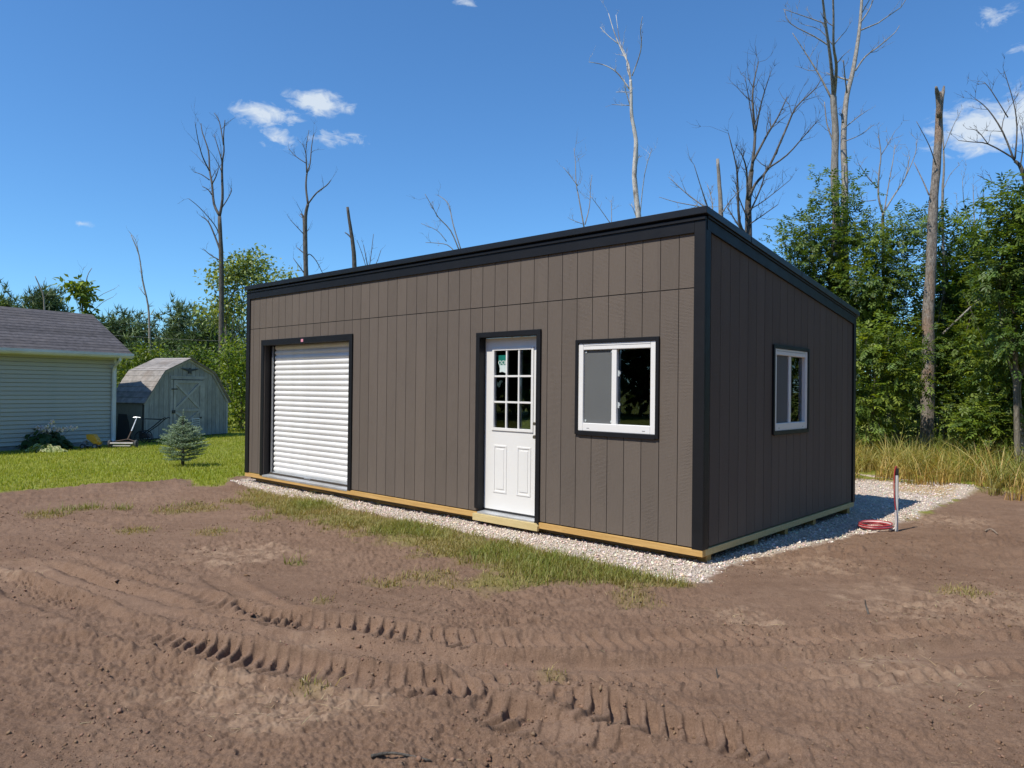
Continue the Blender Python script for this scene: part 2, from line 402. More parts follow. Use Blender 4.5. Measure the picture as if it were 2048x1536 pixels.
WEEDS = [(gnd(px, py), r) for px, py, r in ((395, 1016, .42), (350, 1024, .3), (475, 1004, .3), (90, 1032, .3), (135, 1020, .2), (272, 1066, .22), (425, 1068, .25), (170, 1018, .2), (540, 990, .3),
         (645, 1210, .1), (850, 1160, .32), (780, 1170, .2), (905, 1170, .18), (1270, 1200, .25), (620, 1380, .13), (1110, 1345, .1), (590, 1128, .1), (1930, 1190, .25), (240, 1020, .2), (640, 1046, .2), (520, 1038, .2))]
DRY = [(gnd(px, py), r) for px, py, r in ((480, 1112, .55), (455, 1365, .35), (620, 1420, .3), (1850, 1215, .7), (1980, 1215, .6), (1860, 1360, .5), (1900, 1045, .5), (620, 1300, .25), (20, 1145, .3), (1590, 1130, .5), (1500, 1240, .3))]
TRACKS = [  # centre line in picture pixels, half width (m), lug pitch (m), depth, lug height, chevron
    ([(-260, 1085), (0, 1162), (60, 1190), (135, 1216), (200, 1243), (260, 1268), (325, 1290), (450, 1318), (625, 1347), (800, 1372), (1024, 1396), (1250, 1440), (1500, 1500), (1700, 1560)], .15, .095, .045, .036, 1),
    ([(40, 1090), (120, 1120), (200, 1147), (280, 1172), (360, 1197), (435, 1216), (560, 1246), (700, 1258), (850, 1280), (1024, 1290), (1200, 1290), (1420, 1284), (1700, 1276), (2048, 1262)], .15, .10, .040, .031, 1),
    ([(380, 1118), (425, 1150), (465, 1176), (505, 1203), (560, 1236), (640, 1268)], .13, .085, .032, .030, 0),
    ([(700, 1385), (850, 1378), (1024, 1370), (1300, 1366), (1600, 1362), (1850, 1348), (2100, 1320)], .15, .10, .036, .028, 1),
    ([(860, 1395), (960, 1420), (1060, 1450), (1170, 1490), (1300, 1550)], .17, .10, .045, .040, 1),
    ([(1180, 1410), (1320, 1432), (1480, 1462), (1700, 1490), (2048, 1500)], .15, .10, .030, .026, 1),
    ([(-250, 1110), (70, 1140), (160, 1168), (260, 1196), (425, 1250), (600, 1284), (800, 1314), (1024, 1341), (1300, 1346), (1600, 1336), (2048, 1297), (2300, 1270)], .17, 0, .034, 0, 0),
    ([(-60, 1062), (40, 1050), (130, 1050), (220, 1062)], .14, .10, .022, .020, 0),
    ([(690, 1180), (760, 1205), (840, 1222), (960, 1232)], .13, .1, .024, .022, 0),
]
def track_fields(x, y):
    """height, smoothness of the wheel tracks pressed into the soil"""
    h = np.zeros_like(x); smooth = np.zeros_like(x)
    for ti, (pts, hw, pitch, dep, lug, chev) in enumerate(TRACKS):
        P = G2(pts)
        # resample as a smooth curve
        tt = np.linspace(0, len(P)-1, len(P)*6); i0 = np.clip(tt.astype(int), 0, len(P)-2); f = (tt-i0)[:, None]
        pm, pp = P[np.maximum(i0-1, 0)], P[np.minimum(i0+2, len(P)-1)]; p0, p1 = P[i0], P[i0+1]
        C = .5*((2*p0) + (-pm+p1)*f + (2*pm-5*p0+4*p1-pp)*f**2 + (-pm+3*p0-3*p1+pp)*f**3)
        best = np.full(x.shape, 1e9); S = np.zeros_like(x); T = np.zeros_like(x); s0 = 0.0
        for i in range(len(C)-1):
            a, b = C[i], C[i+1]; e = b-a; L = math.hypot(*e)
            if L < 1e-6: continue
            lo, hi = np.minimum(a, b)-.6, np.maximum(a, b)+.6
            k = np.nonzero((x > lo[0]) & (x < hi[0]) & (y > lo[1]) & (y < hi[1]))[0]
            if len(k):
                wx, wy = x[k]-a[0], y[k]-a[1]; t = np.clip((wx*e[0]+wy*e[1])/(L*L), 0, 1)
                d2 = (wx-e[0]*t)**2 + (wy-e[1]*t)**2; m = d2 < best[k]; kk = k[m]
                best[kk] = d2[m]; S[kk] = s0+L*t[m]; T[kk] = ((wx*e[1]-wy*e[0])/L)[m]
            s0 += L
        k = np.nonzero(best < .36)[0]
        if not len(k): continue
        d = np.sqrt(best[k]); s, t = S[k], T[k]; xx, yy = x[k], y[k]
        d = d + .03*fbm(xx, yy, 5, 2, 40+ti)
        fade = sstep(0, .5, s)*sstep(0, .5, s0-s)*np.clip(.78+1.0*fbm(xx, yy, .9, 2, 70+ti), .25, 1.15)
        prof = -dep*(1-sstep(hw*.75, hw*1.15, d)) + dep*.75*np.exp(-((d-hw*1.3)/.055)**2)
        if lug:
            ph = s/pitch + (np.abs(t)*3.8 if chev else t*3.0) + .28*fbm(xx, yy, 2.6, 3, 90+ti)
            w = np.sin(2*math.pi*ph); bar = sstep(-.25, .75, w + .5*fbm(xx, yy, 12, 2, 120+ti))
            prof = prof + lug*bar*(1-sstep(hw*.85, hw*1.2, d))*np.clip(.85+.8*fbm(xx, yy, 4, 2, 33+ti), .2, 1.35)
        h[k] += prof*fade
        smooth[k] = np.maximum(smooth[k], (1-sstep(hw*.7, hw*1.2, d))*fade)
    return h, smooth
def masks(x, y):
    n1 = fbm(x, y, 1.6, 3, 5); n2 = fbm(x, y, 7, 3, 6)
    soil = sstep(.10, -.10, sdpoly(x, y, P_SOIL) + .12*n1 + .16*n2)
    grav = sstep(.07, -.07, sdpoly(x, y, P_GRAVEL) + .07*n1 + .11*n2)
    strip = sstep(.22, -.26, sdpoly(x, y, P_STRIP) + .22*n1 + .26*n2)
    weed = np.zeros_like(x)
    for p, r in WEEDS:
        weed = np.maximum(weed, sstep(1.15, .25, np.hypot(x-p.x, y-p.y)/r + .55*n2))
    grass = np.maximum(1-soil, np.maximum(strip*.45, weed*.15))
    grass = grass*(1-grav)
    dry = np.zeros_like(x)
    for p, r in DRY:
        dry = np.maximum(dry, sstep(1.2, .1, np.hypot((x-p.x)*.8, y-p.y)/r + .8*n2 + .5*n1))
    straw = sstep(.1, -.1, sdpoly(x, y, P_STRAW) + .1*n2)
    return soil, grav, grass, dry, straw, strip, weed
def height(x, y, fine=True):
    soil, grav, grass, dry, straw, strip, weed = masks(x, y)
    h = .035*fbm(x, y, .35, 2, 1)
    s = .020*fbm(x, y, 1.1, 2, 2)
    sm = np.zeros_like(x)
    if fine:
        th, sm = track_fields(x, y)
        # streaks dragged by the grader bucket, roughly across the view
        ca, sa = math.cos(.22), math.sin(.22); xr, yr = x*ca+y*sa, -x*sa+y*ca
        rough = np.clip(.75+1.1*fbm(x, y, .8, 2, 21), .25, 1.6)*(1-.72*np.clip(sm, 0, 1))
        clod = fbm(x, y, 17, 3, 11); clod = np.sign(clod)*np.abs(clod)**.8
        s = s + th + rough*(.018*fbm(xr*1.0, yr*3.4, 2.3, 3, 9) + .009*fbm(x, y, 6.5, 2, 10) + .010*clod + .012*fbm(x, y, 46, 2, 12) + .010*np.clip(fbm(x, y, 9, 2, 14)-.32, 0, 1)*2.2)
    else:
        s = s + 0
    g = .012*fbm(x, y, 1.5, 2, 3) + .012*fbm(x, y, 9, 2, 4)
    gr = .002 + .012*fbm(x, y, 3, 2, 7) + .011*fbm(x, y, 26, 2, 8)
    h = h + s*(1-grass*.5)*soil*(1-grav) + (g+.02)*grass + gr*grav
    # turned-over soil beside the gravel, and the ragged heap along the lawn's edge
    p = gnd(1690, 1108); d = np.hypot((x-p.x)*.8, (y-p.y)*1.2)
    h += .05*np.exp(-(d/.42)**2)*(1+.9*fbm(x, y, 9, 3, 61))*soil
    h += .05*np.exp(-((sdpoly(x, y, P_SOIL)+.16)/.16)**2)*soil*(1-grav)*np.clip(.7+fbm(x, y, 2.2, 2, 62), 0, 1.6)*(x < -2.5)
    p = gnd(1925, 982); h += .09*np.exp(-(np.hypot(x-p.x, y-p.y)/.4)**2)
    # keep the earth clear of the shed's skids, flatten towards the horizon
    u, v = bld_inv(x, y)
    dd = np.maximum(np.maximum(-u, u-SW), np.maximum(-v, v-SD))
    under = sstep(.25, -.05, dd)
    h = h*(1-under) + under*np.minimum(h, .012)
    return h*sstep(600, 60, np.hypot(x, y)), (soil, grav, grass, dry, straw, sm)

NR, NA = 540, 1040
inv = np.linspace(1/2.45, 1/17.0, NR); rad = np.concatenate([[0.05, .5, 1.0, 1.5, 2.0], 1/inv, np.geomspace(17.4, 70, 70), np.geomspace(74, 4000, 28)])
ang = np.concatenate([np.linspace(-180, -44, 34)[:-1], np.linspace(-44, 44, NA), np.linspace(44, 180, 34)[1:-1]])
ang = np.radians(ang)
RR, AA = np.meshgrid(rad, ang, indexing='ij')
gx, gy = (RR*np.sin(AA)).ravel(), (RR*np.cos(AA)).ravel()
gh, (mk_soil, mk_grav, mk_grass, mk_dry, mk_straw, mk_sm) = height(gx, gy)
nr, na = RR.shape
ii = np.arange(nr*na).reshape(nr, na)
jn = np.roll(ii, -1, axis=1)
quads = np.stack([ii[:-1], jn[:-1], jn[1:], ii[1:]], -1).reshape(-1, 4)
me = bpy.data.meshes.new('ground'); me.vertices.add(nr*na); me.vertices.foreach_set('co', np.stack([gx, gy, gh], 1).astype(np.float32).ravel())
me.loops.add(len(quads)*4); me.loops.foreach_set('vertex_index', quads[:, ::-1].astype(np.int32).ravel())
me.polygons.add(len(quads)); me.polygons.foreach_set('loop_start', np.arange(0, len(quads)*4, 4, dtype=np.int32))
me.polygons.foreach_set('use_smooth', np.ones(len(quads), bool))
me.update(calc_edges=True)
a = me.color_attributes.new('mask', 'FLOAT_COLOR', 'POINT')
a.data.foreach_set('color', np.stack([mk_grass, mk_grav, np.maximum(mk_dry*.75, mk_straw), np.clip(mk_sm, 0, 1)], 1).astype(np.float32).ravel())
ground = bpy.data.objects.new('ground', me); COL.objects.link(ground)
tag(ground, 'bare brown soil with tyre tracks giving way to lawn and gravel', 'ground', kind='structure')
# interpolator for standing things on the ground
def gz(x, y):
    x = np.atleast_1d(np.asarray(x, float)); y = np.atleast_1d(np.asarray(y, float))
    return height(x, y)[0]
def gz1(x, y): return float(gz(x, y)[0])

m, nt, out = NT('soil_lawn_gravel')
am = nt.nodes.new('ShaderNodeAttribute'); am.attribute_name = 'mask'
sp = nt.nodes.new('ShaderNodeSeparateColor'); nt.links.new(am.outputs['Color'], sp.inputs[0])
v = nvec(nt)
f1 = nnoise(nt, v, .8, 5, .6); f2 = nnoise(nt, v, 9, 6, .65); f3 = nnoise(nt, v, 60, 4, .7); f4 = nnoise(nt, nvec(nt, (1, 3.2, 1), (0, 0, .22)), 2.2, 5, .6)
soilc = nmix(nt, nramp(nt, f1, ((.35, 0.0), (.68, 1.0))), (.190, .118, .079), (.240, .155, .106))
soilc = nmix(nt, nmath(nt, 'MULTIPLY', nramp(nt, f4, ((.5, 0.0), (.75, 1.0))), .6), soilc, (.275, .185, .130))
soilc = nmix(nt, nmath(nt, 'MULTIPLY', nramp(nt, f2, ((.28, 1.0), (.5, 0.0))), .55), soilc, (.115, .070, .047))
soilc = nmix(nt, nmath(nt, 'MULTIPLY', nramp(nt, f3, ((.62, 0.0), (.8, 1.0))), .5), soilc, (.33, .24, .18))
soilc = nmix(nt, nmath(nt, 'MULTIPLY', am.outputs['Alpha'], .45), soilc, (.26, .170, .118))
f5 = nnoise(nt, v, 120, 3, .8)                 # crumbs and pores of the dry soil
soilc = nmix(nt, nramp(nt, f5, ((.34, .62), (.47, 0.0))), soilc, (.085, .05, .034))
soilc = nmix(nt, nramp(nt, f5, ((.56, 0.0), (.7, .55))), soilc, (.36, .255, .185))
dryc = nmix(nt, f3, (.48, .35, .24), (.30, .20, .14))
soilc = nmix(nt, nmath(nt, 'MULTIPLY', sp.outputs[2], nramp(nt, f2, ((.38, 0.0), (.62, .95)))), soilc, dryc)
grassc = nmix(nt, nramp(nt, f2, ((.3, 0.0), (.7, 1.0))), (.14, .165, .02), (.26, .29, .035))
grassc = nmix(nt, nmath(nt, 'MULTIPLY', nramp(nt, f1, ((.4, 0.0), (.7, 1.0))), .5), grassc, (.27, .25, .08))
c = nmix(nt, nmath(nt, 'MULTIPLY', sp.outputs[0], .95), soilc, grassc)
vo = nt.nodes.new('ShaderNodeTexVoronoi'); vo.inputs['Scale'].default_value = 46; nt.links.new(v, vo.inputs['Vector'])
gravc = nmix(nt, nramp(nt, nnoise(nt, v, 26, 4, .7), ((.3, 0.0), (.7, 1.0))), (.42, .34, .275), (.76, .66, .56))
bwv = nt.nodes.new('ShaderNodeRGBToBW'); nt.links.new(vo.outputs['Color'], bwv.inputs[0]); gravc = nmix(nt, .45, gravc, bwv.outputs[0], 'SOFT_LIGHT')
gravc = nmix(nt, nmath(nt, 'MULTIPLY', sp.outputs[2], 1.0), gravc, (.52, .38, .22))
c = nmix(nt, sp.outputs[1], c, gravc)
bn = nbump(nt, nnoise(nt, v, 80, 6, .75), .7, .009)
bn = nbump(nt, nnoise(nt, v, 320, 3, .7), .5, .0035, bn)
bn = nbump(nt, nmath(nt, 'MULTIPLY', vo.outputs['Distance'], sp.outputs[1]), .8, .03, bn)
principled(nt, out, c, .95, 0, .12, bn)
me.materials.append(m); m_ground = m

# ------------------------------------------------------------------ loose stones, clods, grass, straw: uncountable stuff
def scatter(n, x0, x1, y0, y1, dens):
    x = rng.uniform(x0, x1, n); y = rng.uniform(y0, y1, n)
    k = rng.random(n) < dens(x, y); return x[k], y[k]
OCT = np.array([(1,0,0),(0,1,0),(-1,0,0),(0,-1,0),(0,0,1),(0,0,-1)], float)
OCTF = np.array([(0,1,4),(1,2,4),(2,3,4),(3,0,4),(1,0,5),(2,1,5),(3,2,5),(0,3,5)])
def lumps(name, x, y, z, size, col, m, flat=.7):
    n = len(x); a = rng.uniform(0, 6.28, n); ca, sa = np.cos(a), np.sin(a)
    V = OCT[None]*(size[:, None, None]*rng.uniform(.6, 1.25, (n, 6, 1))); V = V + rng.normal(0, .18, (n, 6, 3))*size[:, None, None]
    V[..., 2] *= flat
    X = V[..., 0]*ca[:, None]-V[..., 1]*sa[:, None]; Y = V[..., 0]*sa[:, None]+V[..., 1]*ca[:, None]
    V = np.stack([X+x[:, None], Y+y[:, None], V[..., 2]+z[:, None]], -1)
    T = (OCTF[None]+6*np.arange(n)[:, None, None]).reshape(-1, 3)
    return tri_mesh(name, V.reshape(-1, 3), T, m, np.repeat(col, 6, 0))
def blades(name, x, y, z, hgt, wid, lean, c0, c1, m, seg=1, flat=1.0):
    """grass: curved blades; c0 root colour, c1 tip colour (n,3)"""
    n = len(x); a = rng.uniform(0, 6.28, n); dx, dy = np.cos(a), np.sin(a)
    b = a + math.pi/2 + rng.normal(0, .5, n); wx, wy = np.cos(b)*wid, np.sin(b)*wid
    rows = []; cols = []
    for i in range(seg+1):
        t = i/(seg+1) if seg else 0
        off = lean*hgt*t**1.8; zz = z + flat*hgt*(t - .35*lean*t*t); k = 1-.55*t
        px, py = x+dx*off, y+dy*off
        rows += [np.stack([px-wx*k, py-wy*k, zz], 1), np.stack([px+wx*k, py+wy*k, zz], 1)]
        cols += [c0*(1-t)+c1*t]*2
    rows.append(np.stack([x+dx*lean*hgt, y+dy*lean*hgt, z+flat*hgt*(1-.35*lean)], 1)); cols.append(c1)
    nv = len(rows); V = np.stack(rows, 1).reshape(-1, 3); C = np.stack(cols, 1).reshape(-1, 3)
    F_ = []
    for i in range(seg): F_ += [(2*i, 2*i+1, 2*i+3), (2*i, 2*i+3, 2*i+2)]
    F_.append((2*seg, 2*seg+1, 2*seg+2))
    T = (np.array(F_)[None]+nv*np.arange(n)[:, None, None]).reshape(-1, 3)
    return tri_mesh(name, V, T, m, C)
def pal(n, cols, jit=.15):
    c = np.array(cols)[rng.integers(0, len(cols), n)]; return c*(1+rng.normal(0, jit, (n, 1)))*(1+rng.normal(0, jit*.4, (n, 3)))

# gravel round the shed
def d_grav(x, y): return masks(x, y)[1]*np.clip(9.0/np.hypot(x, y), .35, 1)
x, y = scatter(110000, -5, 9, 5.8, 14.5, d_grav)
u, v = bld_inv(x, y); k = ~((u > .4) & (u < SW-.4) & (v > .5) & (v < SD-.5)); x, y = x[k], y[k]
sz = rng.gamma(4, .0018, len(x))+.004
lumps_mat = LEAF('crushed_stone', 0.0, .85, .2)
o = lumps('gravel', x, y, gz(x, y)+sz*.3, sz, pal(len(x), [(.72,.62,.53), (.80,.72,.63), (.52,.43,.36), (.74,.58,.47), (.62,.56,.50)], .16), lumps_mat, .75)
tag(o, 'loose pale pinkish crushed gravel round the brown shed', 'gravel', kind='stuff')
# soil crumbs
def d_soil(x, y):
    s, g = masks(x, y)[:2]; return s*(1-g)*np.clip(.25+1.3*fbm(x, y, 1.2, 2, 21), .04, 1)*np.clip(5/np.hypot(x, y), .2, 1)
x, y = scatter(95000, -7, 8, 2.6, 10.5, d_soil)
sz = rng.gamma(1.6, .0021, len(x))+.0022
o = lumps('soil_crumb', x, y, gz(x, y)+sz*.25, sz, pal(len(x), [(.21,.132,.09), (.245,.16,.11), (.18,.112,.077)], .1), LEAF('soil_crumbs', 0.0, .95, .1), .8)
tag(o, 'loose crumbs and clods of brown soil lying on the graded ground', 'soil', kind='stuff')
# lawn
def d_lawn(x, y):
    mk = masks(x, y); return mk[2]*(1-mk[5])*np.clip(14/np.hypot(x, y), .25, 1)*(y > 10.5)
x, y = scatter(210000, -15, -1.5, 10.5, 27, d_lawn)
hg = rng.gamma(9, .0065, len(x)); pn = fbm(x, y, .9, 3, 44)[:, None]*.5+.5; pn = np.clip(pn*1.4-.2, 0, 1)
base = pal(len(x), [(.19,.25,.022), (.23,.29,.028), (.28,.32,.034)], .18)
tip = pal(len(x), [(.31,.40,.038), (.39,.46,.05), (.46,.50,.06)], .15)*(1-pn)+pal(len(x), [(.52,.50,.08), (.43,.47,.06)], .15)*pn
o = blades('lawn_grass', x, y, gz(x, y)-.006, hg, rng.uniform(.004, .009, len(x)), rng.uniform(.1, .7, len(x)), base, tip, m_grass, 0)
tag(o, 'mown green lawn beyond the bare soil', 'grass', kind='stuff')
# grass and weeds left in front of the shed
def d_strip(x, y):
    mk = masks(x, y); return np.clip(np.maximum(mk[5]*np.clip(.85+1.1*fbm(x, y, 1.4, 2, 50), .25, 1), mk[6]*.38), 0, 1)*(1-mk[1]*.9)
x, y = scatter(720000, -8, 4.5, 3.6, 14, d_strip)
pn = np.clip(fbm(x, y, 1.3, 3, 46)*1.7+.72, 0, 1)[:, None]
hg = rng.gamma(5, .013, len(x))*(1.25-.55*pn[:, 0])
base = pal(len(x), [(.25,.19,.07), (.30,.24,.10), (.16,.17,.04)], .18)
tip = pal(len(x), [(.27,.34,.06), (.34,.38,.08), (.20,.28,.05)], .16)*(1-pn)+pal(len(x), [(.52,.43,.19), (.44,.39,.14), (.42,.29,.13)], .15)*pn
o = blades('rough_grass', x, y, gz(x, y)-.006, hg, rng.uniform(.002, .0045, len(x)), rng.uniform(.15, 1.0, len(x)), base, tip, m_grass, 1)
tag(o, 'rough yellow-green grass left growing between the gravel and the bare soil', 'grass', kind='stuff')
# straw bits on the soil and along the gravel edge
def d_str(x, y):
    mk = masks(x, y); e = np.exp(-(sdpoly(x, y, P_GRAVEL)/.22)**2)*(x > 1.2)
    return np.clip(mk[0]*(mk[3]*.5+.012)+.5*e+mk[4], 0, 1)*np.clip(6/np.hypot(x, y), .2, 1)
x, y = scatter(60000, -8, 10, 2.8, 14, d_str)
hg = rng.gamma(3, .012, len(x))
o = blades('dry_straw', x, y, gz(x, y)+.002, hg, rng.uniform(.0012, .0028, len(x)), rng.uniform(1.2, 2.6, len(x)), pal(len(x), [(.48,.36,.22), (.40,.30,.18)], .2), pal(len(x), [(.55,.43,.27), (.45,.33,.19)], .2), m_straw, 1, .18)
tag(o, 'bits of dry pale straw strewn over the soil', 'straw', kind='stuff')
# tall wild sedge along the wood's edge
P_REED = np.concatenate([G2([(1690, 962), (1765, 966), (1850, 978), (1905, 981), (1960, 992), (2048, 1001), (2250, 1016)]), W2([(13.5, 13.2), (11, 17.6), (6.5, 17.6), (4.0, 15.2)])])
def reed(x, y): return sstep(.15, -.15, sdpoly(x, y, P_REED)+.2*fbm(x, y, 2, 2, 55))
cx, cy = scatter(2600, 3.5, 14, 8.8, 18, lambda x, y: reed(x, y)*np.clip(.6+.9*fbm(x, y, .7, 2, 57), .12, 1))
nb = 30
x = np.repeat(cx, nb)+rng.normal(0, .07, len(cx)*nb); y = np.repeat(cy, nb)+rng.normal(0, .07, len(cx)*nb)
hc = np.repeat(rng.uniform(.45, 1.05, len(cx)), nb); hg = hc*rng.uniform(.5, 1.1, len(x))
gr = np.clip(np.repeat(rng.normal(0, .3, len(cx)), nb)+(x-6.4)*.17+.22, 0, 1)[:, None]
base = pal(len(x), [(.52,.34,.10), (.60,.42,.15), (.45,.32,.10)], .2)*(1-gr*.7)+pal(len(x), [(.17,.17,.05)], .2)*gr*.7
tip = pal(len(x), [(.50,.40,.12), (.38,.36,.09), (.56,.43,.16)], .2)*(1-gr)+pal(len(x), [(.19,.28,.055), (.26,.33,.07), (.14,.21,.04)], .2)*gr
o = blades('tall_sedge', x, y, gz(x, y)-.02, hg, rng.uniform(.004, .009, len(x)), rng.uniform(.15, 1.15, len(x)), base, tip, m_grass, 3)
tag(o, 'tall arching golden and green wild grass along the edge of the wood', 'wild grass', kind='stuff')

# ================================================================== the brown shed
shed = empty('brown_shed', (SX, SY, 0), -SA)
tag(shed, 'new dark brown timber shed with black trim and a single-slope roof', 'shed')
def ubox(mb, u0, u1, y0, y1, z0, z1): return mb.box(-u1, -u0, y0, y1, Z0+z0, Z0+z1)
OPEN = [(5.60, 8.015, -.03, 2.15), (2.03, 2.93, -.06, 2.08), (.505, 1.445, 1.03, 1.955)]
def RT(y): return 3.185 - (y + .05)*(.607/4.36)           # top of roof above siding bottom
# front wall: framing with three openings, one board per groove on it
def wall_cells(u0, u1, z0, z1, opens):
    cuts = sorted({u0, u1} | {c for o in opens for c in o[:2] if u0 < c < u1})
    for a, b in zip(cuts, cuts[1:]):
        mid = (a+b)/2; spans = [(z0, z1)]
        for (p, q, r, s) in opens:
            if p < mid < q:
                ns = []
                for (lo, hi) in spans:
                    if r > lo: ns.append((lo, min(r, hi)))
                    if s < hi: ns.append((max(s, lo), hi))
                spans = [k for k in ns if k[1]-k[0] > .004]
        for lo, hi in spans: yield a, b, lo, hi
mb = MB()
for a, b, lo, hi in wall_cells(.012, SW-.012, .0, 3.05, OPEN): ubox(mb, a, b, .012, .10, lo, hi)
fw = mb.build('front_wall', m_groove, shed)
edges = [.02] + [.263 + .2032*k for k in range(42) if .263 + .2032*k < SW-.05] + [SW-.02]
for a, b in zip(edges, edges[1:]):
    for lo, hi in ((0.0, 2.436), (2.446, 2.99)):
        for c, d, p, q in wall_cells(a+.0035, b-.0035, lo, hi, OPEN):
            ubox(MB(), c, d, 0, .0118, p, q).build('siding_board', m_siding, fw)
# z flashing in the horizontal joint
ubox(MB(), .05, SW-.05, .004, .0119, 2.4362, 2.4458).build('joint_flashing', m_groove, fw)
# side wall: opening for its window, boards with sloping tops
SWIN = (1.60, 2.545, 1.045, 1.94)
mb = MB()
for a, b, lo, hi in wall_cells(.102, SD-.102, 0.0, 2.50, [SWIN]): mb.box(-.10, -.012, a, b, Z0+lo, Z0+hi)
mb.prism([(.102, Z0+2.5), (SD-.102, Z0+2.5), (.102, Z0+RT(.1)-.085)], 0, -.10, -.012)
sw = mb.build('side_wall', m_groove, shed)
se = [.02] + [.135 + .2032*k for k in range(21) if .135 + .2032*k < SD-.04] + [SD-.02]
for i, (a, b) in enumerate(zip(se, se[1:])):
    g = .006 if i % 6 == 1 else .0035
    a2, b2 = a+g, b-.0035
    for c, d, lo, hi in wall_cells(a2, b2, 0, 2.3, [SWIN]):
        mb = MB(); q0, q1 = (Z0+RT(c)-.10, Z0+RT(d)-.10) if hi > 2.29 else (Z0+hi, Z0+hi)
        mb.prism([(c, Z0+lo), (d, Z0+lo), (d, q1), (c, q0)], 0, -.0118, 0); mb.build('siding_board', m_siding, sw)
mb = MB(); mb.prism([(.1, Z0), (SD, Z0), (SD, Z0+RT(SD)-.09), (.1, Z0+RT(.1)-.09)], 0, -SW, -SW+.09); mb.build('end_wall', m_siding, shed)
MB().box(-SW+.092, -.102, SD-.09, SD, Z0, Z0+2.46).build('back_wall', m_siding, shed)
MB().box(-SW+.092, -.102, .102, SD-.092, Z0+.002, Z0+.03).build('floor', m_inside, shed)
# base: rim joists, door step block, skids
mb = MB(); ubox(mb, -.018, SW+.01, -.017, .045, -.076, -.0125); mb.build('rim_joist', m_pine, shed, bevel=.003)
mb = MB(); mb.box(-.045, .012, .046, SD, Z0-.076, Z0-.0125); mb.build('rim_joist', m_pine2, shed, bevel=.003)
for v in (.17, 1.22, 2.02, 2.88, 4.12):
    mb = MB(); mb.box(-SW+.1, -.012, v-.045, v+.045, .0, Z0-.077); mb.build('skid', m_pine, shed, bevel=.004)
mb = MB(); mb.box(-SW+.02, -.10, .075, .11, .038, Z0-.077); mb.build('skirt_board', m_skid, shed)
# roof: sheet with its folded front edge, side edges, under-rail, frieze and rake boards
def slope(mb, y0, y1, top, bot, x0, x1):
    return mb.prism([(y0, Z0+RT(y0)+top), (y1, Z0+RT(y1)+top), (y1, Z0+RT(y1)+bot), (y0, Z0+RT(y0)+bot)], 0, x0, x1)
mb = MB(); slope(mb, -.055, SD+.06, 0, -.068, -SW-.045, .05); roof = mb.build('roof', m_metalroof, shed, bevel=.004)
mb = MB(); ubox(mb, -.022, SW+.022, -.034, .012, 3.068, 3.098); mb.build('fascia_rail', m_black, shed, bevel=.002)
mb = MB(); ubox(mb, .094, SW-.094, -.021, -.0005, 2.958, 3.0675); mb.build('frieze_board', m_black, shed, bevel=.002)
mb = MB(); slope(mb, .021, SD+.02, -.09, -.20, .0005, .021); mb.build('rake_board', m_black, shed, bevel=.002)
mb = MB(); slope(mb, .013, SD+.03, -.0685, -.0895, -.012, .034); mb.build('rake_rail', m_black, shed, bevel=.002)
for k in range(3):
    yy = .9 + 1.35*k; mb = MB(); slope(mb, yy, yy+.012, -.005, -.066, .0505, .0535); mb.build('drip_edge_joint', m_metalroof, roof)
# corner boards
for u in (0.0, SW-.093):
    mb = MB(); ubox(mb, u-(.021 if u == 0 else 0), u+.093+(.021 if u else 0), -.021, -.0005, -.012, 3.0675); mb.build('corner_board', m_black, shed, bevel=.002)
for v in (.0005, SD-.075):
    mb = MB(); mb.prism([(v, Z0-.012), (v+.09, Z0-.012), (v+.09, Z0+RT(v+.09)-.2005), (v, Z0+RT(v)-.2005)], 0, .0005, .021); mb.build('corner_board', m_black, shed, bevel=.002)
# nail heads on the near corner board
for z in (.42, .55, .8, 1.9, 2.6):
    mb = MB(); mb.disc((-.03, -.0215, Z0+z), (0, 1, 0), .005, .002, 8); mb.build('nail_head', m_black, shed)

# ---- roll-up door
rd = MB(); 
u0, u1, zt = 5.5155, 8.0946, 2.24
ubox(rd, u0, u0+.078, -.022, -.0005, -.02, zt-.0925); d1 = None
rud = rd.build('roll_up_door', m_black, shed, bevel=.002)
mb = MB(); ubox(mb, u1-.078, u1, -.022, -.0005, -.02, zt-.0925); mb.build('door_casing', m_black, rud, bevel=.002)
mb = MB(); ubox(mb, u0, u1, -.024, -.0005, zt-.092, zt); mb.build('door_header', m_black, rud, bevel=.002)
for a, b in ((5.575, 5.60), (8.017, 8.04)):
    mb = MB(); ubox(mb, a, b, -.0003, .17, -.02, 2.148); mb.build('door_jamb', m_black, rud)
mb = MB(); ubox(mb, 5.6, 8.017, -.0003, .17, 2.1505, 2.17); mb.build('door_jamb', m_black, rud)
SP = .0845
prof = [(.150, 0), (.146, .006), (.133, .020), (.128, .036), (.128, .050), (.134, .066), (.146, .079), (.150, SP)]
poly = prof + [(.156, SP), (.156, 0)]
mb = MB(); mb.prism(poly, 0, -7.905, -5.615)
sl0 = None
for k in range(25):
    z = Z0 + .045 + k*SP
    if sl0 is None: sl0 = mb.build('slat', m_roll, rud, loc=(0, 0, z))
    else: link_copy(sl0, rud, (0, 0, z))
for a, b in ((7.925, 7.965),):
    mb = MB(); ubox(mb, a, b, .105, .112, 0, 2.14); ubox(mb, a+.033, b, .112, .168, 0, 2.14); mb.build('guide_rail', m_steel, rud)
mb = MB(); ubox(mb, 5.605, 5.66, .105, .112, 0, 2.14); mb.build('guide_rail', m_steel, rud)
mb = MB(); ubox(mb, 5.665, 7.905, .108, .158, .004, .044); mb.build('bottom_bar', m_alu, rud, bevel=.004)
mb = MB(); ubox(mb, 6.75, 6.93, .098, .1075, .018, .034); mb.build('lift_handle', m_steel, rud, bevel=.003)
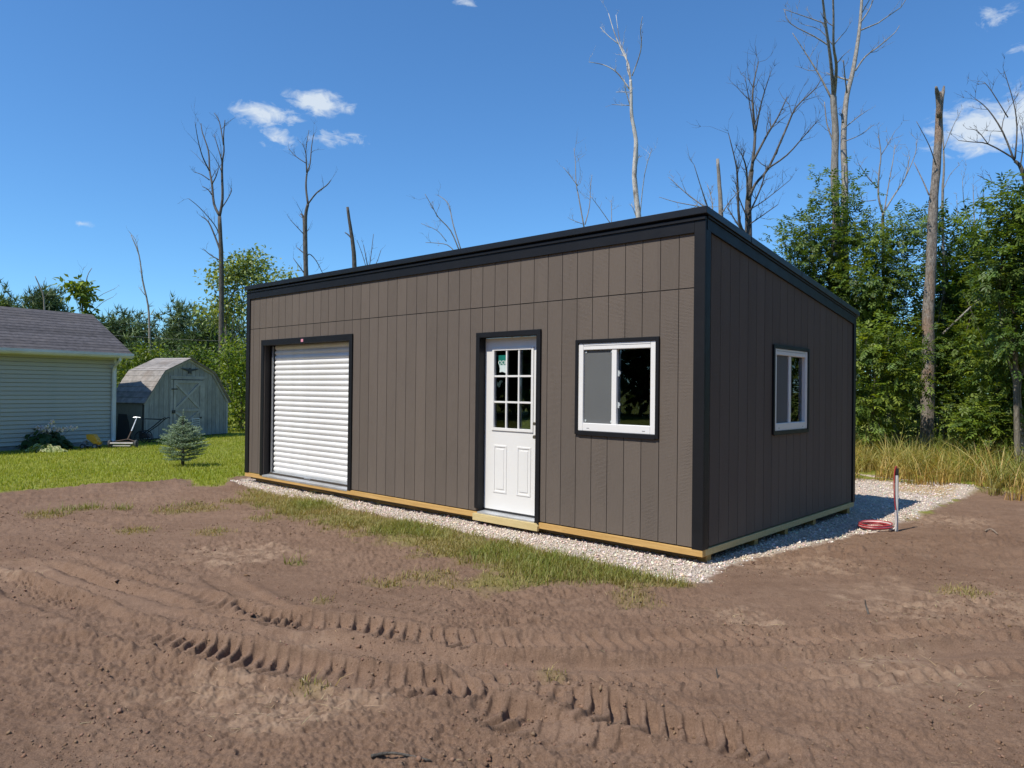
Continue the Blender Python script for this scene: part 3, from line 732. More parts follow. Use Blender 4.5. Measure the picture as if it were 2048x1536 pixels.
for a in (5.74, 5.80):
    mb = MB(); ubox(mb, a, a+.025, .1285, .134, .068, .105); mb.build('slide_latch', m_steel, rud, bevel=.002)
mb = MB(); mb.prism([(-.0195, Z0-.034), (-.0195, Z0-.008), (.105, Z0+.002), (.105, Z0-.034)], 0, -8.015, -5.60)
sill = mb.build('sill_plate', m_alu, rud)
mb = MB()
for k in range(96): ubox(mb, 5.62+k*.0248, 5.632+k*.0248, -.0225, -.0197, -.033, -.012)
kn = mb.build('ribbed_sill_edge', m_alu, sill); tag(kn, kind='stuff')
mb = MB(); ubox(mb, 6.80, 6.865, -.0265, -.0242, zt-.072, zt-.028); mb.build('paper_tag', m_stk_pink, rud)

# ---- entry door
ed = MB(); ubox(ed, 1.9716, 2.031, -.024, -.0005, -.045, 2.08)
door = ed.build('entry_door', m_black, shed, bevel=.002)
mb = MB(); ubox(mb, 2.928, 2.9866, -.024, -.0005, .035, 2.08); mb.build('door_casing', m_black, door, bevel=.002)
mb = MB(); ubox(mb, 1.9716, 2.9866, -.025, -.0005, 2.0805, 2.1387); mb.build('door_header', m_black, door, bevel=.002)
for a, b in ((2.0, 2.0298), (2.9295, 2.955)):
    mb = MB(); ubox(mb, a, b, -.0003, .13, -.02, 2.0785); mb.build('door_jamb', m_black, door)
mb = MB(); ubox(mb, 2.03, 2.9293, -.0003, .13, 2.0795, 2.1); mb.build('door_jamb', m_black, door)
DY = .085                                                          # face of the slab
L0, L1, LZ0, LZ1 = 2.165, 2.795, .985, 1.945                       # glazed opening
mb = MB()
for a, b, lo, hi in wall_cells(2.032, 2.927, .032, 2.074, [(L0, L1, LZ0, LZ1)]): ubox(mb, a, b, DY, DY+.044, lo, hi)
slab = mb.build('door_slab', m_white, door)
def ring(u0, u1, z0, z1, w, y0, y1, name, m, par, bev=.003):
    mb = MB(); ubox(mb, u0, u0+w, y0, y1, z0, z1); ubox(mb, u1-w, u1, y0, y1, z0, z1)
    ubox(mb, u0+w, u1-w, y0, y1, z0, z0+w); ubox(mb, u0+w, u1-w, y0, y1, z1-w, z1); return mb.build(name, m, par, bevel=bev)
ring(L0-.012, L1+.012, LZ0-.012, LZ1+.012, .034, DY-.012, DY+.02, 'glazing_frame', m_white, door)
gw, gh_ = (L1-L0-.044), (LZ1-LZ0-.044); bw = .022
for i in range(2):
    uu = L0+.022+gw*(i+1)/3; mb = MB(); ubox(mb, uu-bw/2, uu+bw/2, DY-.006, DY+.014, LZ0+.022, LZ1-.022); mb.build('glazing_bar', m_white, door, bevel=.003)
for i in range(2):
    zz = LZ0+.022+gh_*(i+1)/3
    for j in range(3):
        a = L0+.022+gw*j/3+(bw/2 if j else 0); b = L0+.022+gw*(j+1)/3-(bw/2 if j < 2 else 0)
        mb = MB(); ubox(mb, a+.0005, b-.0005, DY-.0055, DY+.0135, zz-bw/2, zz+bw/2); mb.build('glazing_bar', m_white, door, bevel=.003)
for i in range(3):
    for j in range(3):
        a = L0+.022+gw*j/3+(bw/2 if j else 0); b = L0+.022+gw*(j+1)/3-(bw/2 if j < 2 else 0)
        c = LZ0+.022+gh_*i/3+(bw/2 if i else 0); d = LZ0+.022+gh_*(i+1)/3-(bw/2 if i < 2 else 0)
        mb = MB(); ubox(mb, a, b, DY+.015, DY+.019, c, d); mb.build('pane', m_glass, door)
for a, b in ((2.185, 2.40), (2.56, 2.775)):
    ring(a, b, .235, .80, .022, DY-.006, DY+.001, 'panel_moulding', m_white, door, .004)
    mb = MB(); ubox(mb, a+.045, b-.045, DY-.005, DY+.001, .28, .755); mb.build('raised_panel', m_white, door, bevel=.004)
# maker's sticker inside the upper pane: green head with white letters, white body
mb = MB(); ubox(mb, 2.595, 2.722, DY+.0125, DY+.0138, 1.752, 1.868); st = mb.build('glass_sticker', m_stk_green, door)
mb = MB(); mb.prism([(-2.60, Z0+1.655), (-2.60, Z0+1.7515), (-2.712, Z0+1.7515), (-2.70, Z0+1.71), (-2.705, Z0+1.665), (-2.66, Z0+1.672)], 1, DY+.0125, DY+.0138); mb.build('sticker_body', m_stk_white, st)
tx = bpy.data.curves.new('sticker_lettering', 'FONT'); tx.body = 'OOL'; tx.size = .068; tx.align_x = 'CENTER'; tx.extrude = .0004
to = bpy.data.objects.new('sticker_lettering', tx); COL.objects.link(to); to.parent = st
tm = bpy.data.meshes.new_from_object(to); bpy.data.objects.remove(to); tm.materials.clear(); tm.materials.append(m_vinyl)
to = bpy.data.objects.new('sticker_lettering', tm); COL.objects.link(to); to.parent = st
to.location = (-2.655, DY+.0118, Z0+1.758); to.rotation_euler = (math.pi/2, 0, 0)
mb = MB(); ubox(mb, 2.032, 2.927, DY-.004, DY+.03, .012, .031); mb.build('door_sweep', m_iron, door)
mb = MB(); mb.prism([(-.03, Z0-.02), (-.03, Z0-.004), (DY+.03, Z0+.011), (DY+.03, Z0-.02)], 0, -2.9293, -2.03); mb.build('threshold', m_alu, door)
mb = MB(); mb.prism([(-2.985, Z0-.022), (-2.0, Z0-.022), (-1.965, Z0-.05), (-1.965, Z0-.105), (-2.985, Z0-.105)], 1, -.052, -.0175); mb.build('step_block', m_pine2, door, bevel=.003)
for z, r in ((.93, .024), (1.08, .022)):
    mb = MB(); mb.disc((-2.085, DY-.006, Z0+z), (0, 1, 0), r+.006, .012, 16)
    mb.tube([(-2.085, DY-.01, Z0+z), (-2.085, DY-.035, Z0+z), (-2.085, DY-.045, Z0+z), (-2.085, DY-.068, Z0+z)], [.012, .012, r, r*.85], 14)
    mb.build('door_knob' if z < 1 else 'deadbolt', m_nickel, door, smooth=False)

# ---- sliding windows (local builder along an axis: front or side)
def slider(name, par, f, w, h, zb, screen_left=True):
    """f(a, y, z) maps width, depth (outwards negative) and height to shed space"""
    def bx(mb, a0, a1, y0, y1, z0, z1):
        vs = [f(a, y, z) for z in (z0, z1) for a, y in ((a0, y0), (a1, y0), (a1, y1), (a0, y1))]
        return mb.add(vs, [(0,3,2,1),(4,5,6,7),(0,1,5,4),(1,2,6,5),(2,3,7,6),(3,0,4,7)])
    t = .037
    mb = MB(); bx(mb, -t, 0, -.024, -.0005, zb-t, zb+h+t); win = mb.build(name, m_black, par, bevel=.002)
    mb = MB(); bx(mb, w, w+t, -.024, -.0005, zb-t, zb+h+t); mb.build('window_casing', m_black, win, bevel=.002)
    for a, b in ((zb-t-.008, zb), (zb+h, zb+h+t)):
        mb = MB(); bx(mb, .0003, w-.0003, -.0235, -.0005, a, b); mb.build('window_casing', m_black, win, bevel=.002)
    fw_ = .062
    for (a0, a1, z0, z1) in ((.001, fw_, zb+.001, zb+h-.001), (w-fw_, w-.001, zb+.001, zb+h-.001)):
        mb = MB(); bx(mb, a0, a1, -.012, .06, z0, z1); mb.build('window_frame', m_vinyl, win, bevel=.006)
    for (z0, z1) in ((zb+.001, zb+.085), (zb+h-.072, zb+h-.001)):
        mb = MB(); bx(mb, fw_+.0005, w-fw_-.0005, -.0115, .0595, z0, z1); mb.build('window_frame', m_vinyl, win, bevel=.006)
    mb = MB(); bx(mb, fw_+.001, w-fw_-.001, -.0135, -.0118, zb+h-.03, zb+h-.026); mb.build('frame_bead', m_toygrey, win)
    mid = w*.475
    mb = MB(); bx(mb, mid-.03, mid+.03, -.004, .05, zb+.0855, zb+h-.0725); mb.build('meeting_stile', m_vinyl, win, bevel=.004)
    mb = MB(); bx(mb, fw_+.0005, mid-.0305, .012, .014, zb+.0855, zb+h-.0725); mb.build('insect_screen', m_screen, win)
    for a in (fw_+.012, mid-.048):
        for z in (zb+.098, zb+h-.105):
            mb = MB(); bx(mb, a, a+.022, .006, .0115, z, z+.022); mb.build('screen_clip', m_clear, win, bevel=.002)
    mb = MB(); bx(mb, fw_+.0005, mid-.0305, .030, .034, zb+.0855, zb+h-.0725); mb.build('pane', m_glass, win)
    mb = MB(); bx(mb, mid+.0305, w-fw_-.0005, .030, .034, zb+.0855, zb+h-.0725); mb.build('pane', m_glass, win)
    mb = MB(); bx(mb, mid+.031, mid+.052, .0355, .05, zb+.0855, zb+h-.0725); mb.build('sash_edge', m_toygrey, win)
    for z in (.27, .62):
        mb = MB(); bx(mb, mid+.034, mid+.052, .016, .0295, zb+h*z, zb+h*z+.06); bx(mb, mid+.052, mid+.062, .018, .027, zb+h*z+.02, zb+h*z+.05); mb.build('sash_latch', m_clear, win, bevel=.003)
    for a in (w*.12, w*.84):
        mb = MB(); bx(mb, a, a+.034, -.0128, -.0113, zb+.028, zb+.034); mb.build('weep_slot', m_toygrey, win)
    return win
FW0, FW1 = .4634+.037, 1.4833-.037
slider('front_window', shed, lambda a, y, z: (-FW1+a, y, Z0+z), FW1-FW0, .992+1.0-2*.037-.992, .992+.042)
slider('side_window', shed, lambda a, y, z: (-y, 1.5938+a, Z0+z), .957, .911, 1.0375)

# ================================================================== pale vinyl-sided garage on the left
A_, B_ = gnd(0, 903), gnd(229, 889.5)
dW = Vector((B_.x-A_.x, B_.y-A_.y, 0)).normalized()
LEN = 7.4; hz = math.atan2(dW.y, dW.x)
gar = empty('garage', (B_.x, B_.y, 0), hz)          # local x along the wall (away is +), local -y faces us, +y is the inside
tag(gar, 'pale vinyl-sided garage with grey shingle roof and white gutter', 'garage')
EZ, RZ, DEP = 2.36, 3.62, 3.5
HD = DEP/2
mb = MB(); mb.box(-LEN, -.012, .02, .1, 0, EZ); gw_ = mb.build('wall', m_vside, gar)
mb = MB(); mb.prism([(.1, 0), (DEP, 0), (DEP, EZ), (HD, RZ-.22), (.1, EZ)], 0, -.1, -.012); mb.build('gable_wall', m_vside, gar)
crs = .103
mb = MB(); mb.prism([(-.026, .0), (-.008, crs-.016), (.006, crs-.016), (.006, crs), (.019, crs), (.019, .012), (-.012, .012), (-.014, .002)], 0, -LEN, -.055)
c0 = None
for k in range(22):
    z = .12+k*crs
    if c0 is None: c0 = mb.build('siding_course', m_vside, gw_, loc=(0, 0, z))
    else: link_copy(c0, gw_, (0, 0, z))
MB().box(-LEN, 0, .002, .06, -.1, .105).build('foundation', m_toygrey, gar)
MB().box(-.054, .012, -.030, .06, .1, EZ-.02).build('corner_post', m_gutter, gar, bevel=.004)
mb = MB(); mb.box(-LEN, .28, -.30, .1, EZ-.02, EZ); mb.build('soffit', m_gutter, gar)
OV = .30; sl_ = (RZ-EZ)/(HD)
def rz_(y): return EZ + .10 + (y+OV)*((RZ-EZ-.10)/(HD+OV))
mb = MB(); mb.prism([(-OV, rz_(-OV)-.10), (-OV, rz_(-OV)-.012), (HD, RZ-.012), (DEP+OV, rz_(-OV)-.012), (DEP+OV, rz_(-OV)-.10), (HD, RZ-.11)], 0, -LEN, .28); rf = mb.build('roof', m_gutter, gar)
# shingle courses, each a tapered strip lapping the one below, cut into tabs of uneven shade
NC = 15
for k in range(NC):
    ya, yb = -OV-.02+(HD+OV+.02)*k/NC, -OV-.02+(HD+OV+.02)*(k+1)/NC+.03
    mb = MB()
    mb.prism([(ya, rz_(ya)+.004), (ya, rz_(ya)+.016), (yb, rz_(yb)+.006), (yb, rz_(yb)-.006)], 0, -LEN, .30)
    mb.build('shingle_course', m_shingle, rf)
mb = MB(); mb.prism([(HD-.12, rz_(HD-.12)+.012), (HD, RZ+.022), (HD+.12, rz_(HD-.12)+.012), (HD, RZ-.005)], 0, -LEN, .305); mb.build('ridge_cap', m_shingle, rf)
mb = MB(); mb.prism([(HD, RZ-.004), (DEP+OV+.02, rz_(-OV)-.004), (DEP+OV+.02, rz_(-OV)+.012), (HD, RZ+.008)], 0, -LEN, .30); mb.build('far_slope', m_shingle, rf)
mb = MB(); gy0 = -OV-.135
mb.prism([(-OV-.0, EZ+.0), (gy0+.03, EZ+.0), (gy0, EZ+.05), (gy0, EZ+.115), (gy0+.012, EZ+.115), (gy0+.012, EZ+.055), (gy0+.036, EZ+.012), (-OV, EZ+.012)], 0, -LEN, .26); mb.build('gutter', m_gutter, gar)
mb = MB(); mb.tube([(-.09, gy0+.07, EZ), (-.09, gy0+.07, EZ-.07), (-.09, -.10, EZ-.26), (-.09, -.06, EZ-.36), (-.09, -.05, .25), (-.09, -.06, .12), (-.09, -.2, .07)], .038, 8); mb.build('downspout', m_gutter, gar)

# ================================================================== little gambrel barn shed
BL, BR_ = gnd(287, 882.5), gnd(454, 870)
dB = Vector((BR_.x-BL.x, BR_.y-BL.y, 0)); BW = dB.length; dB.normalize()
barn = empty('barn_shed', (BL.x, BL.y, 0), math.atan2(dB.y, dB.x))   # local x across the front (away is +), local y goes back
tag(barn, 'weathered grey gambrel-roofed barn shed with X-braced door', 'shed')
BD = 1.3; he, hb, hp = 1.17, 2.03, 2.44; xb = BW*.20
def gam(x):
    x = min(x, BW-x)
    return he+(hb-he)*x/xb if x < xb else hb+(hp-hb)*(x-xb)/(BW/2-xb)
outline = [(0, .05), (BW, .05), (BW, he), (BW-xb, hb), (BW/2, hp), (xb, hb), (0, he)]
mb = MB(); mb.prism(outline, 1, .012, .06); bw_ = mb.build('front_wall', m_groove, barn)
DX0, DX1, DZ1 = BW/2-.62, BW/2+.52, 1.79
nbd = 19
for i in range(nbd):
    a, b = BW*i/nbd+.005, BW*(i+1)/nbd-.005; top = []
    xs = [a] + [q for q in (xb, BW/2, BW-xb) if a < q < b] + [b]
    mb = MB(); mb.prism([(a, .06), (b, .06)] + [(q, gam(q)-.012) for q in reversed(xs)], 1, -.004, .0118); mb.build('wall_board', m_barnside, bw_)
for nm, x0 in (('side_wall', 0.0), ('side_wall', BW-.05)):
    MB().box(x0, x0+.05, .062, BD, .03, he).build(nm, m_barnside, barn)
MB().box(.052, BW-.052, BD-.05, BD, .03, he).build('back_wall', m_barnside, barn)
mb = MB(); mb.prism([(xb*.02, he), (BW-xb*.02, he), (BW-xb, hb), (BW/2, hp), (xb, hb)], 1, BD-.05, BD-.001); mb.build('back_gable', m_barnside, barn)
MB().box(.0, BW, .0125, BD, -.03, .03).build('sill', m_skid, barn)
ro = [(-.07, he-.07), (xb-.015, hb+.03), (BW/2, hp+.045), (BW-xb+.015, hb+.03), (BW+.07, he-.07)]
ri = [(-.05, he-.09), (xb, hb), (BW/2, hp+.008), (BW-xb, hb), (BW+.05, he-.09)]
mb = MB()
for i in range(4): mb.prism([ro[i], ro[i+1], ri[i+1], ri[i]], 1, -.08, BD+.06)
brf = mb.build('roof', m_barnroof, barn)
for i in range(4):
    p, q = Vector(ro[i]), Vector(ro[i+1])
    if i >= 2: p, q = q, p
    n = 6 if i in (0, 3) else 6
    nn = Vector((-(q-p).y, (q-p).x)).normalized()
    if nn.y < 0: nn = -nn
    for k in range(n):
        a = p.lerp(q, k/n); b = p.lerp(q, min(1, (k+1.12)/n))
        mb = MB(); mb.prism([tuple(a+nn*.002), tuple(a+nn*.016), tuple(b+nn*.006), tuple(b+nn*.001)], 1, -.10, BD+.07); mb.build('shingle_course', m_barnroof, brf)
# verge trim boards along the front of the gambrel
for i in range(4):
    p, q = Vector(ro[i]), Vector(ro[i+1]); nn = Vector((-(q-p).y, (q-p).x)).normalized()
    if nn.y > 0: nn = -nn
    a, b = p+nn*.012, q+nn*.012
    mb = MB(); mb.prism([tuple(a), tuple(b), tuple(b+nn*.085), tuple(a+nn*.085)], 1, -.03-.004*(i % 2), -.0045); mb.build('verge_board', m_barntrim, barn)
for x in (.0, BW-.07):
    MB().box(x, x+.07, -.022, -.0045, .06, he-.06).build('corner_board', m_barntrim, barn)
# door
mb = MB(); mb.box(DX0, DX1, -.018, -.0045, .10, DZ1); bd = mb.build('barn_door', m_barnside, barn)
for (x0, x1, z0, z1) in ((DX0, DX0+.09, .1, DZ1), (DX1-.09, DX1, .1, DZ1), (DX0+.09, DX1-.09, DZ1-.09, DZ1), (DX0+.09, DX1-.09, .1, .19), (DX0+.09, DX1-.09, .83, .90)):
    MB().box(x0, x1, -.037, -.0185, z0, z1).build('door_rail', m_barntrim, bd)
def brace(x0, z0, x1, z1, y):
    mb = MB(); mb.beam((x0, y, z0), (x1, y, z1), .016, .075, Vector((0, 1, 0)).cross(Vector((x1-x0, 0, z1-z0)).normalized())); return mb.build('cross_brace', m_barntrim, bd)
xa, xz = DX0+.09, DX1-.09
brace(xa, DZ1-.1, xz, .91, -.028); brace(xa, .91, xz, DZ1-.1, -.031)
brace(xa, .82, xz, .2, -.028); brace(xa, .2, xz, .82, -.031)
for (x0, x1, z0, z1) in ((DX0-.12, DX0-.015, .06, DZ1+.02), (DX1+.015, DX1+.12, .06, DZ1+.02), (DX0-.12, DX1+.12, DZ1+.03, DZ1+.13)):
    MB().box(x0, x1, -.022, -.0046, z0, z1).build('door_casing', m_barntrim, barn)
MB().box(DX0-.1, DX1+.1, -.03, -.0225, DZ1+.018, DZ1+.03).build('door_drip', m_iron, barn)
for z in (.42, 1.5):
    MB().box(DX0-.09, DX0+.14, -.044, -.0375, z, z+.035).build('strap_hinge', m_iron, bd)
mb = MB(); mb.disc((DX1-.05, -.045, .62), (0, 1, 0), .03, .03, 10); mb.build('door_knob', m_iron, bd)
MB().box(DX0-.05, DX0+.05, -.06, -.0375, .78, .88).build('hasp', m_iron, bd)
mb = MB(); mb.box(DX1-.42, DX1-.10, -.046, -.0375, .32, .60); vt = mb.build('louvre_vent', m_gutter, bd)
for k in range(4): MB().box(DX1-.40, DX1-.12, -.052, -.0465, .345+k*.064, .375+k*.064).build('louvre_slot', m_iron, vt)
# spread-winged bird ornament over the door
bxm = BW/2+.02; bz = 2.10
mb = MB(); mb.prism([(bxm-.36, bz+.055), (bxm-.22, bz+.06), (bxm-.08, bz+.035), (bxm-.03, bz+.055), (bxm+.0, bz+.075), (bxm+.04, bz+.05), (bxm+.08, bz+.035), (bxm+.22, bz+.06), (bxm+.36, bz+.055),
                     (bxm+.24, bz+.015), (bxm+.12, bz-.015), (bxm+.05, bz-.03), (bxm+.07, bz-.10), (bxm, bz-.085), (bxm-.07, bz-.10), (bxm-.05, bz-.03), (bxm-.12, bz-.015), (bxm-.24, bz+.015)], 1, -.03, -.005)
mb.build('bird_ornament', m_iron, barn)

# ================================================================== trees
def basis(D):
    ref = np.where(np.abs(D[:, 2:3]) > .9, np.array([[1., 0, 0]]), np.array([[0., 0, 1]]))
    a = np.cross(D, ref); a /= np.linalg.norm(a, axis=1, keepdims=True)+1e-9
    return a, np.cross(a, D)
def nrm(v): return v/(np.linalg.norm(v, axis=1, keepdims=True)+1e-9)
def leaf_quads(P, D, N, L, W, C):
    """folded pointed leaves: base P, along D, surface normal about N"""
    S = nrm(np.cross(D, N)); N2 = np.cross(S, D)
    L = L[:, None]; W = W[:, None]
    a = P; b = P+D*L*.45+S*W*.5+N2*W*.12; c = P+D*L-N2*L*.12; d = P+D*L*.45-S*W*.5+N2*W*.12
    V = np.stack([a, b, c, d], 1).reshape(-1, 3); n = len(P)
    T = (np.array([(0, 1, 2), (0, 2, 3)])[None]+4*np.arange(n)[:, None, None]).reshape(-1, 3)
    return V, T, np.repeat(C, 4, 0)
def needles(P, D, L, W, C):
    n = len(P); r = nrm(rng.normal(size=(n, 3))); S = nrm(np.cross(D, r))*W[:, None]
    V = np.stack([P-S, P+S, P+D*L[:, None]], 1).reshape(-1, 3); T = np.arange(3*n).reshape(-1, 3)
    return V, T, np.repeat(C, 3, 0)
def clump_points(blobs, nc, per, spread, shell=2.0):
    """clusters of points through ellipsoids: returns points, outward directions, cluster ids"""
    vol = np.array([b[1][0]*b[1][1]*b[1][2] for b in blobs])**.8; k = rng.choice(len(blobs), nc, p=vol/vol.sum())
    c = np.array([b[0] for b in blobs])[k]; r = np.array([b[1] for b in blobs])[k]
    d = nrm(rng.normal(size=(nc, 3))); q = d*(rng.random((nc, 1))**(1/shell)); cen = c+q*r
    P = np.repeat(cen, per, 0)+rng.normal(size=(nc*per, 3))*spread*np.array([1, 1, .8])
    out = nrm(np.repeat(q*r/ r.max(1, keepdims=True), per, 0)+rng.normal(size=(nc*per, 3))*.45+1e-6)
    return P, out, np.repeat(np.arange(nc), per), cen
def foliage(style, blobs, nc, per, pal_, size, spread=.22):
    P, out, cid, cen = clump_points(blobs, nc, per, spread)
    n = len(P); tone = rng.normal(1, .16, nc)[cid][:, None]
    col = np.array(pal_)[rng.integers(0, len(pal_), nc)][cid]*tone*(1+rng.normal(0, .14, (n, 1)))
    if style == 'ash':                                     # compound leaf: seven leaflets on a drooping stalk
        D = nrm(out*.9+np.array([0, 0, -.28])+rng.normal(size=(n, 3))*.3); A, B = basis(D)
        B = np.where(B[:, 2:3] < 0, -B, B); LL = size*rng.uniform(.75, 1.25, n)
        Vs, Ts, Cs, o = [], [], [], 0
        for t, s in ((.30, 1), (.30, -1), (.60, 1), (.60, -1), (.88, 1), (.88, -1), (1.0, 0)):
            p = P+D*(LL*t*1.9)[:, None]; dd = nrm(D*(.55 if s else 1)+A*s*.85+rng.normal(size=(n, 3))*.13-np.array([0, 0, .12]))
            V, T, C = leaf_quads(p, dd, B, LL, LL*.40, col*(1+rng.normal(0, .07, (n, 1)))); Vs.append(V); Ts.append(T+o); Cs.append(C); o += len(V)
        return np.concatenate(Vs), np.concatenate(Ts), np.concatenate(Cs)
    if style == 'pine':
        Vs, Ts, Cs, o = [], [], [], 0
        for i in range(7):
            dd = nrm(out+np.array([0, 0, .35])+rng.normal(size=(n, 3))*.75)
            V, T, C = needles(P, dd, size*rng.uniform(.7, 1.3, n), np.full(n, size*.075), col); Vs.append(V); Ts.append(T+o); Cs.append(C); o += len(V)
        return np.concatenate(Vs), np.concatenate(Ts), np.concatenate(Cs)
    D = nrm(out+rng.normal(size=(n, 3))*.6+np.array([0, 0, -.2])); N = nrm(rng.normal(size=(n, 3))*.6+np.array([0, 0, 1.0]))
    LL = size*rng.uniform(.6, 1.35, n)
    return leaf_quads(P, D, N, LL, LL*.55, col)
def px_blobs(bl, Y):
    out = []
    for b in bl:
        dy = b[4] if len(b) > 4 else 0.0; c = at(b[0], b[1], Y+dy); s = (Y+dy)/F
        out.append(((c.x, c.y, c.z), (b[2]*s, min(b[2]*s, 2.4)*.85, b[3]*s)))
    return out
def smooth_path(pts, k=3):
    P = [Vector(p) for p in pts]; out = []
    for i in range(len(P)-1):
        a, b, c, d = P[max(i-1, 0)], P[i], P[i+1], P[min(i+2, len(P)-1)]
        for j in range(k):
            t = j/k; out.append(.5*((2*b)+(-a+c)*t+(2*a-5*b+4*c-d)*t*t+(-a+3*b-3*c+d)*t**3))
    out.append(P[-1]); return out
def twigs(mb, path, rad, n, L, depth=2):
    for _ in range(n):
        i = rnd.randint(len(path)//3, len(path)-1); p = path[i]
        d = (path[min(i+1, len(path)-1)]-path[max(i-1, 0)]).normalized()
        s = Vector((rnd.gauss(0, 1), rnd.gauss(0, 1), rnd.gauss(.35, .6))).normalized()
        d = (d*.8+s*.8).normalized(); l = L*rnd.uniform(.4, 1.1); r = max(rad[i]*.45, .004); pts = [p]
        for j in range(3):
            d = (d+Vector((rnd.gauss(0, .22), rnd.gauss(0, .22), rnd.gauss(.12, .2)))).normalized(); pts.append(pts[-1]+d*l/3)
        rr = [r, r*.8, r*.55, r*.25]
        mb.tube(pts, rr, 4, False)
        if depth > 1: twigs(mb, pts, rr, 3, l*.55, depth-1)
def limb_path(trace, Y, drift):
    """pixel trace -> points; the limb wanders in depth as it goes"""
    n = len(trace); pts, rad = [], []
    for i, (x, y, w) in enumerate(trace):
        dep = Y + drift*i/max(1, n-1); pts.append(at(x, y, dep)); rad.append(max(w*.5*dep/F, .004))
    path = smooth_path(pts, 3); rr = np.interp(np.linspace(0, n-1, len(path)), np.arange(n), rad)
    return path, list(rr)
def dead_tree(name, label, Y, trunk, limbs, bark, group=None, tw=5, twl=1.0):
    b = at(trunk[0][0], trunk[0][1], Y)
    root = empty(name, (b.x, b.y, 0)); tag(root, label, 'tree', group)
    off = Vector((b.x, b.y, 0))
    path, rad = limb_path(trunk, Y, rnd.uniform(-.3, .3))
    if path[0].z > .02: path = [Vector((b.x+rnd.uniform(-.1, .1), b.y, -.05))]+path; rad = [max(rad[0]*1.25, rad[0])]+rad
    mb = MB(); mb.tube([p-off for p in path], rad, 11, True, .10); mb.build('trunk', bark, root, smooth=True)
    for i, t in enumerate(limbs):
        sc = Y/F; dr = rnd.uniform(-1, 1)*.5*abs(t[-1][1]-t[0][1])*sc
        path, rad = limb_path(t, Y, dr); path = [p-off for p in path]
        mb = MB(); mb.tube(path, rad, 6, True); twigs(mb, path, rad, tw, twl*(.25+.22*(path[-1]-path[0]).length), 2)
        mb.build('limb', bark, root, smooth=True)
    return root
def W(pts, w0, w1):
    n = len(pts); return [(x, y, w0+(w1-w0)*i/max(1, n-1)) for i, (x, y) in enumerate(pts)]

GD = 'leafless dead trees standing up behind the sheds'
dead_tree('dead_tree', 'tall slender leafless dead tree with forked top behind the grey barn shed', 33, W([(443, 800), (443, 690), (443, 601), (442, 503), (439, 433)], 12, 7.5),
 [W([(439, 433), (445, 397), (444, 346), (445, 320), (448, 302), (447, 273), (450, 240)], 6, 1.5), W([(447, 290), (439, 244), (428, 226)], 2.6, 1), W([(444, 322), (436, 295), (428, 269)], 2.6, 1),
  W([(439, 431), (428, 408), (424, 368), (419, 339), (417, 302), (405, 266), (402, 247)], 5.5, 1.3), W([(419, 342), (405, 313), (396, 280), (390, 244)], 3, 1), W([(424, 368), (432, 353), (437, 337)], 3, 1.5),
  W([(419, 360), (403, 349), (388, 344)], 2.4, 1), W([(424, 390), (416, 379), (405, 373)], 2.6, 1.4), W([(444, 415), (454, 400), (463, 382), (461, 375)], 2.8, 1), W([(441, 503), (430, 473), (417, 444), (403, 433)], 4, 1.8),
  W([(439, 470), (428, 448), (399, 415), (377, 397)], 2.5, 1), W([(440, 521), (421, 510), (408, 499)], 2.6, 1.2)], m_bark_dark, GD, 4, 1.1)
dead_tree('dead_tree', 'leafless dead tree with one long bent limb above the black roof end', 31, W([(613, 700), (612, 555), (611, 499), (611, 433), (616, 408)], 11, 5.5),
 [W([(616, 408), (612, 375), (614, 346), (620, 328), (623, 295), (627, 269)], 4.5, 1.2), W([(616, 408), (633, 386), (653, 371), (662, 360)], 3.4, 1.4), W([(614, 346), (612, 309), (605, 287)], 2.4, 1), W([(613, 327), (592, 313), (578, 298)], 2, 1),
  W([(609, 520), (608, 484), (607, 437), (602, 428)], 5, 3.5), W([(611, 550), (587, 517)], 2.6, 1.2), W([(612, 510), (594, 495)], 2.6, 1.4), W([(612, 520), (618, 508), (632, 521), (647, 550)], 2.6, 1.2), W([(609, 470), (581, 440)], 2, 1), W([(613, 345), (612, 300), (618, 260)], 2, .9)], m_bark_dark, GD, 4, 1.0)
dead_tree('broken_snag', 'short dark broken-off snag leaning behind the black roof', 29, W([(712, 640), (709, 540), (706, 490), (700, 450), (695, 414)], 11, 5), [W([(704, 478), (697, 470), (690, 465)], 3.5, 2), W([(701, 455), (697, 446)], 2, 1.4)], m_bark_dark, None, 1, .4)
dead_tree('dead_sapling', 'clump of thin bare stems beside the dark broken snag', 30, W([(737, 640), (736, 545)], 5, 3), [W([(736, 545), (733, 520), (727, 490)], 2.2, 1.2), W([(737, 545), (742, 510), (747, 468)], 2, 1), W([(738, 545), (752, 528), (762, 500)], 1.8, 1), W([(735, 545), (725, 510), (714, 480)], 1.6, .8)], m_bark_dark, None, 3, .7)
dead_tree('dead_tree', 'sparse bare tree leaning left over the middle of the black roof', 27, W([(930, 640), (926, 560), (922, 505)], 6, 4),
 [W([(922, 508), (918, 500), (901, 461), (877, 435), (866, 416), (850, 388)], 3.4, 1.2), W([(923, 503), (907, 452), (899, 414), (890, 400), (877, 391)], 2.8, 1.1), W([(912, 506), (895, 490), (870, 486), (851, 485)], 2.2, 1), W([(893, 483), (874, 461), (842, 447)], 1.8, .9), W([(875, 434), (868, 420), (863, 415)], 2, 1)], m_bark_grey, None, 4, .8)
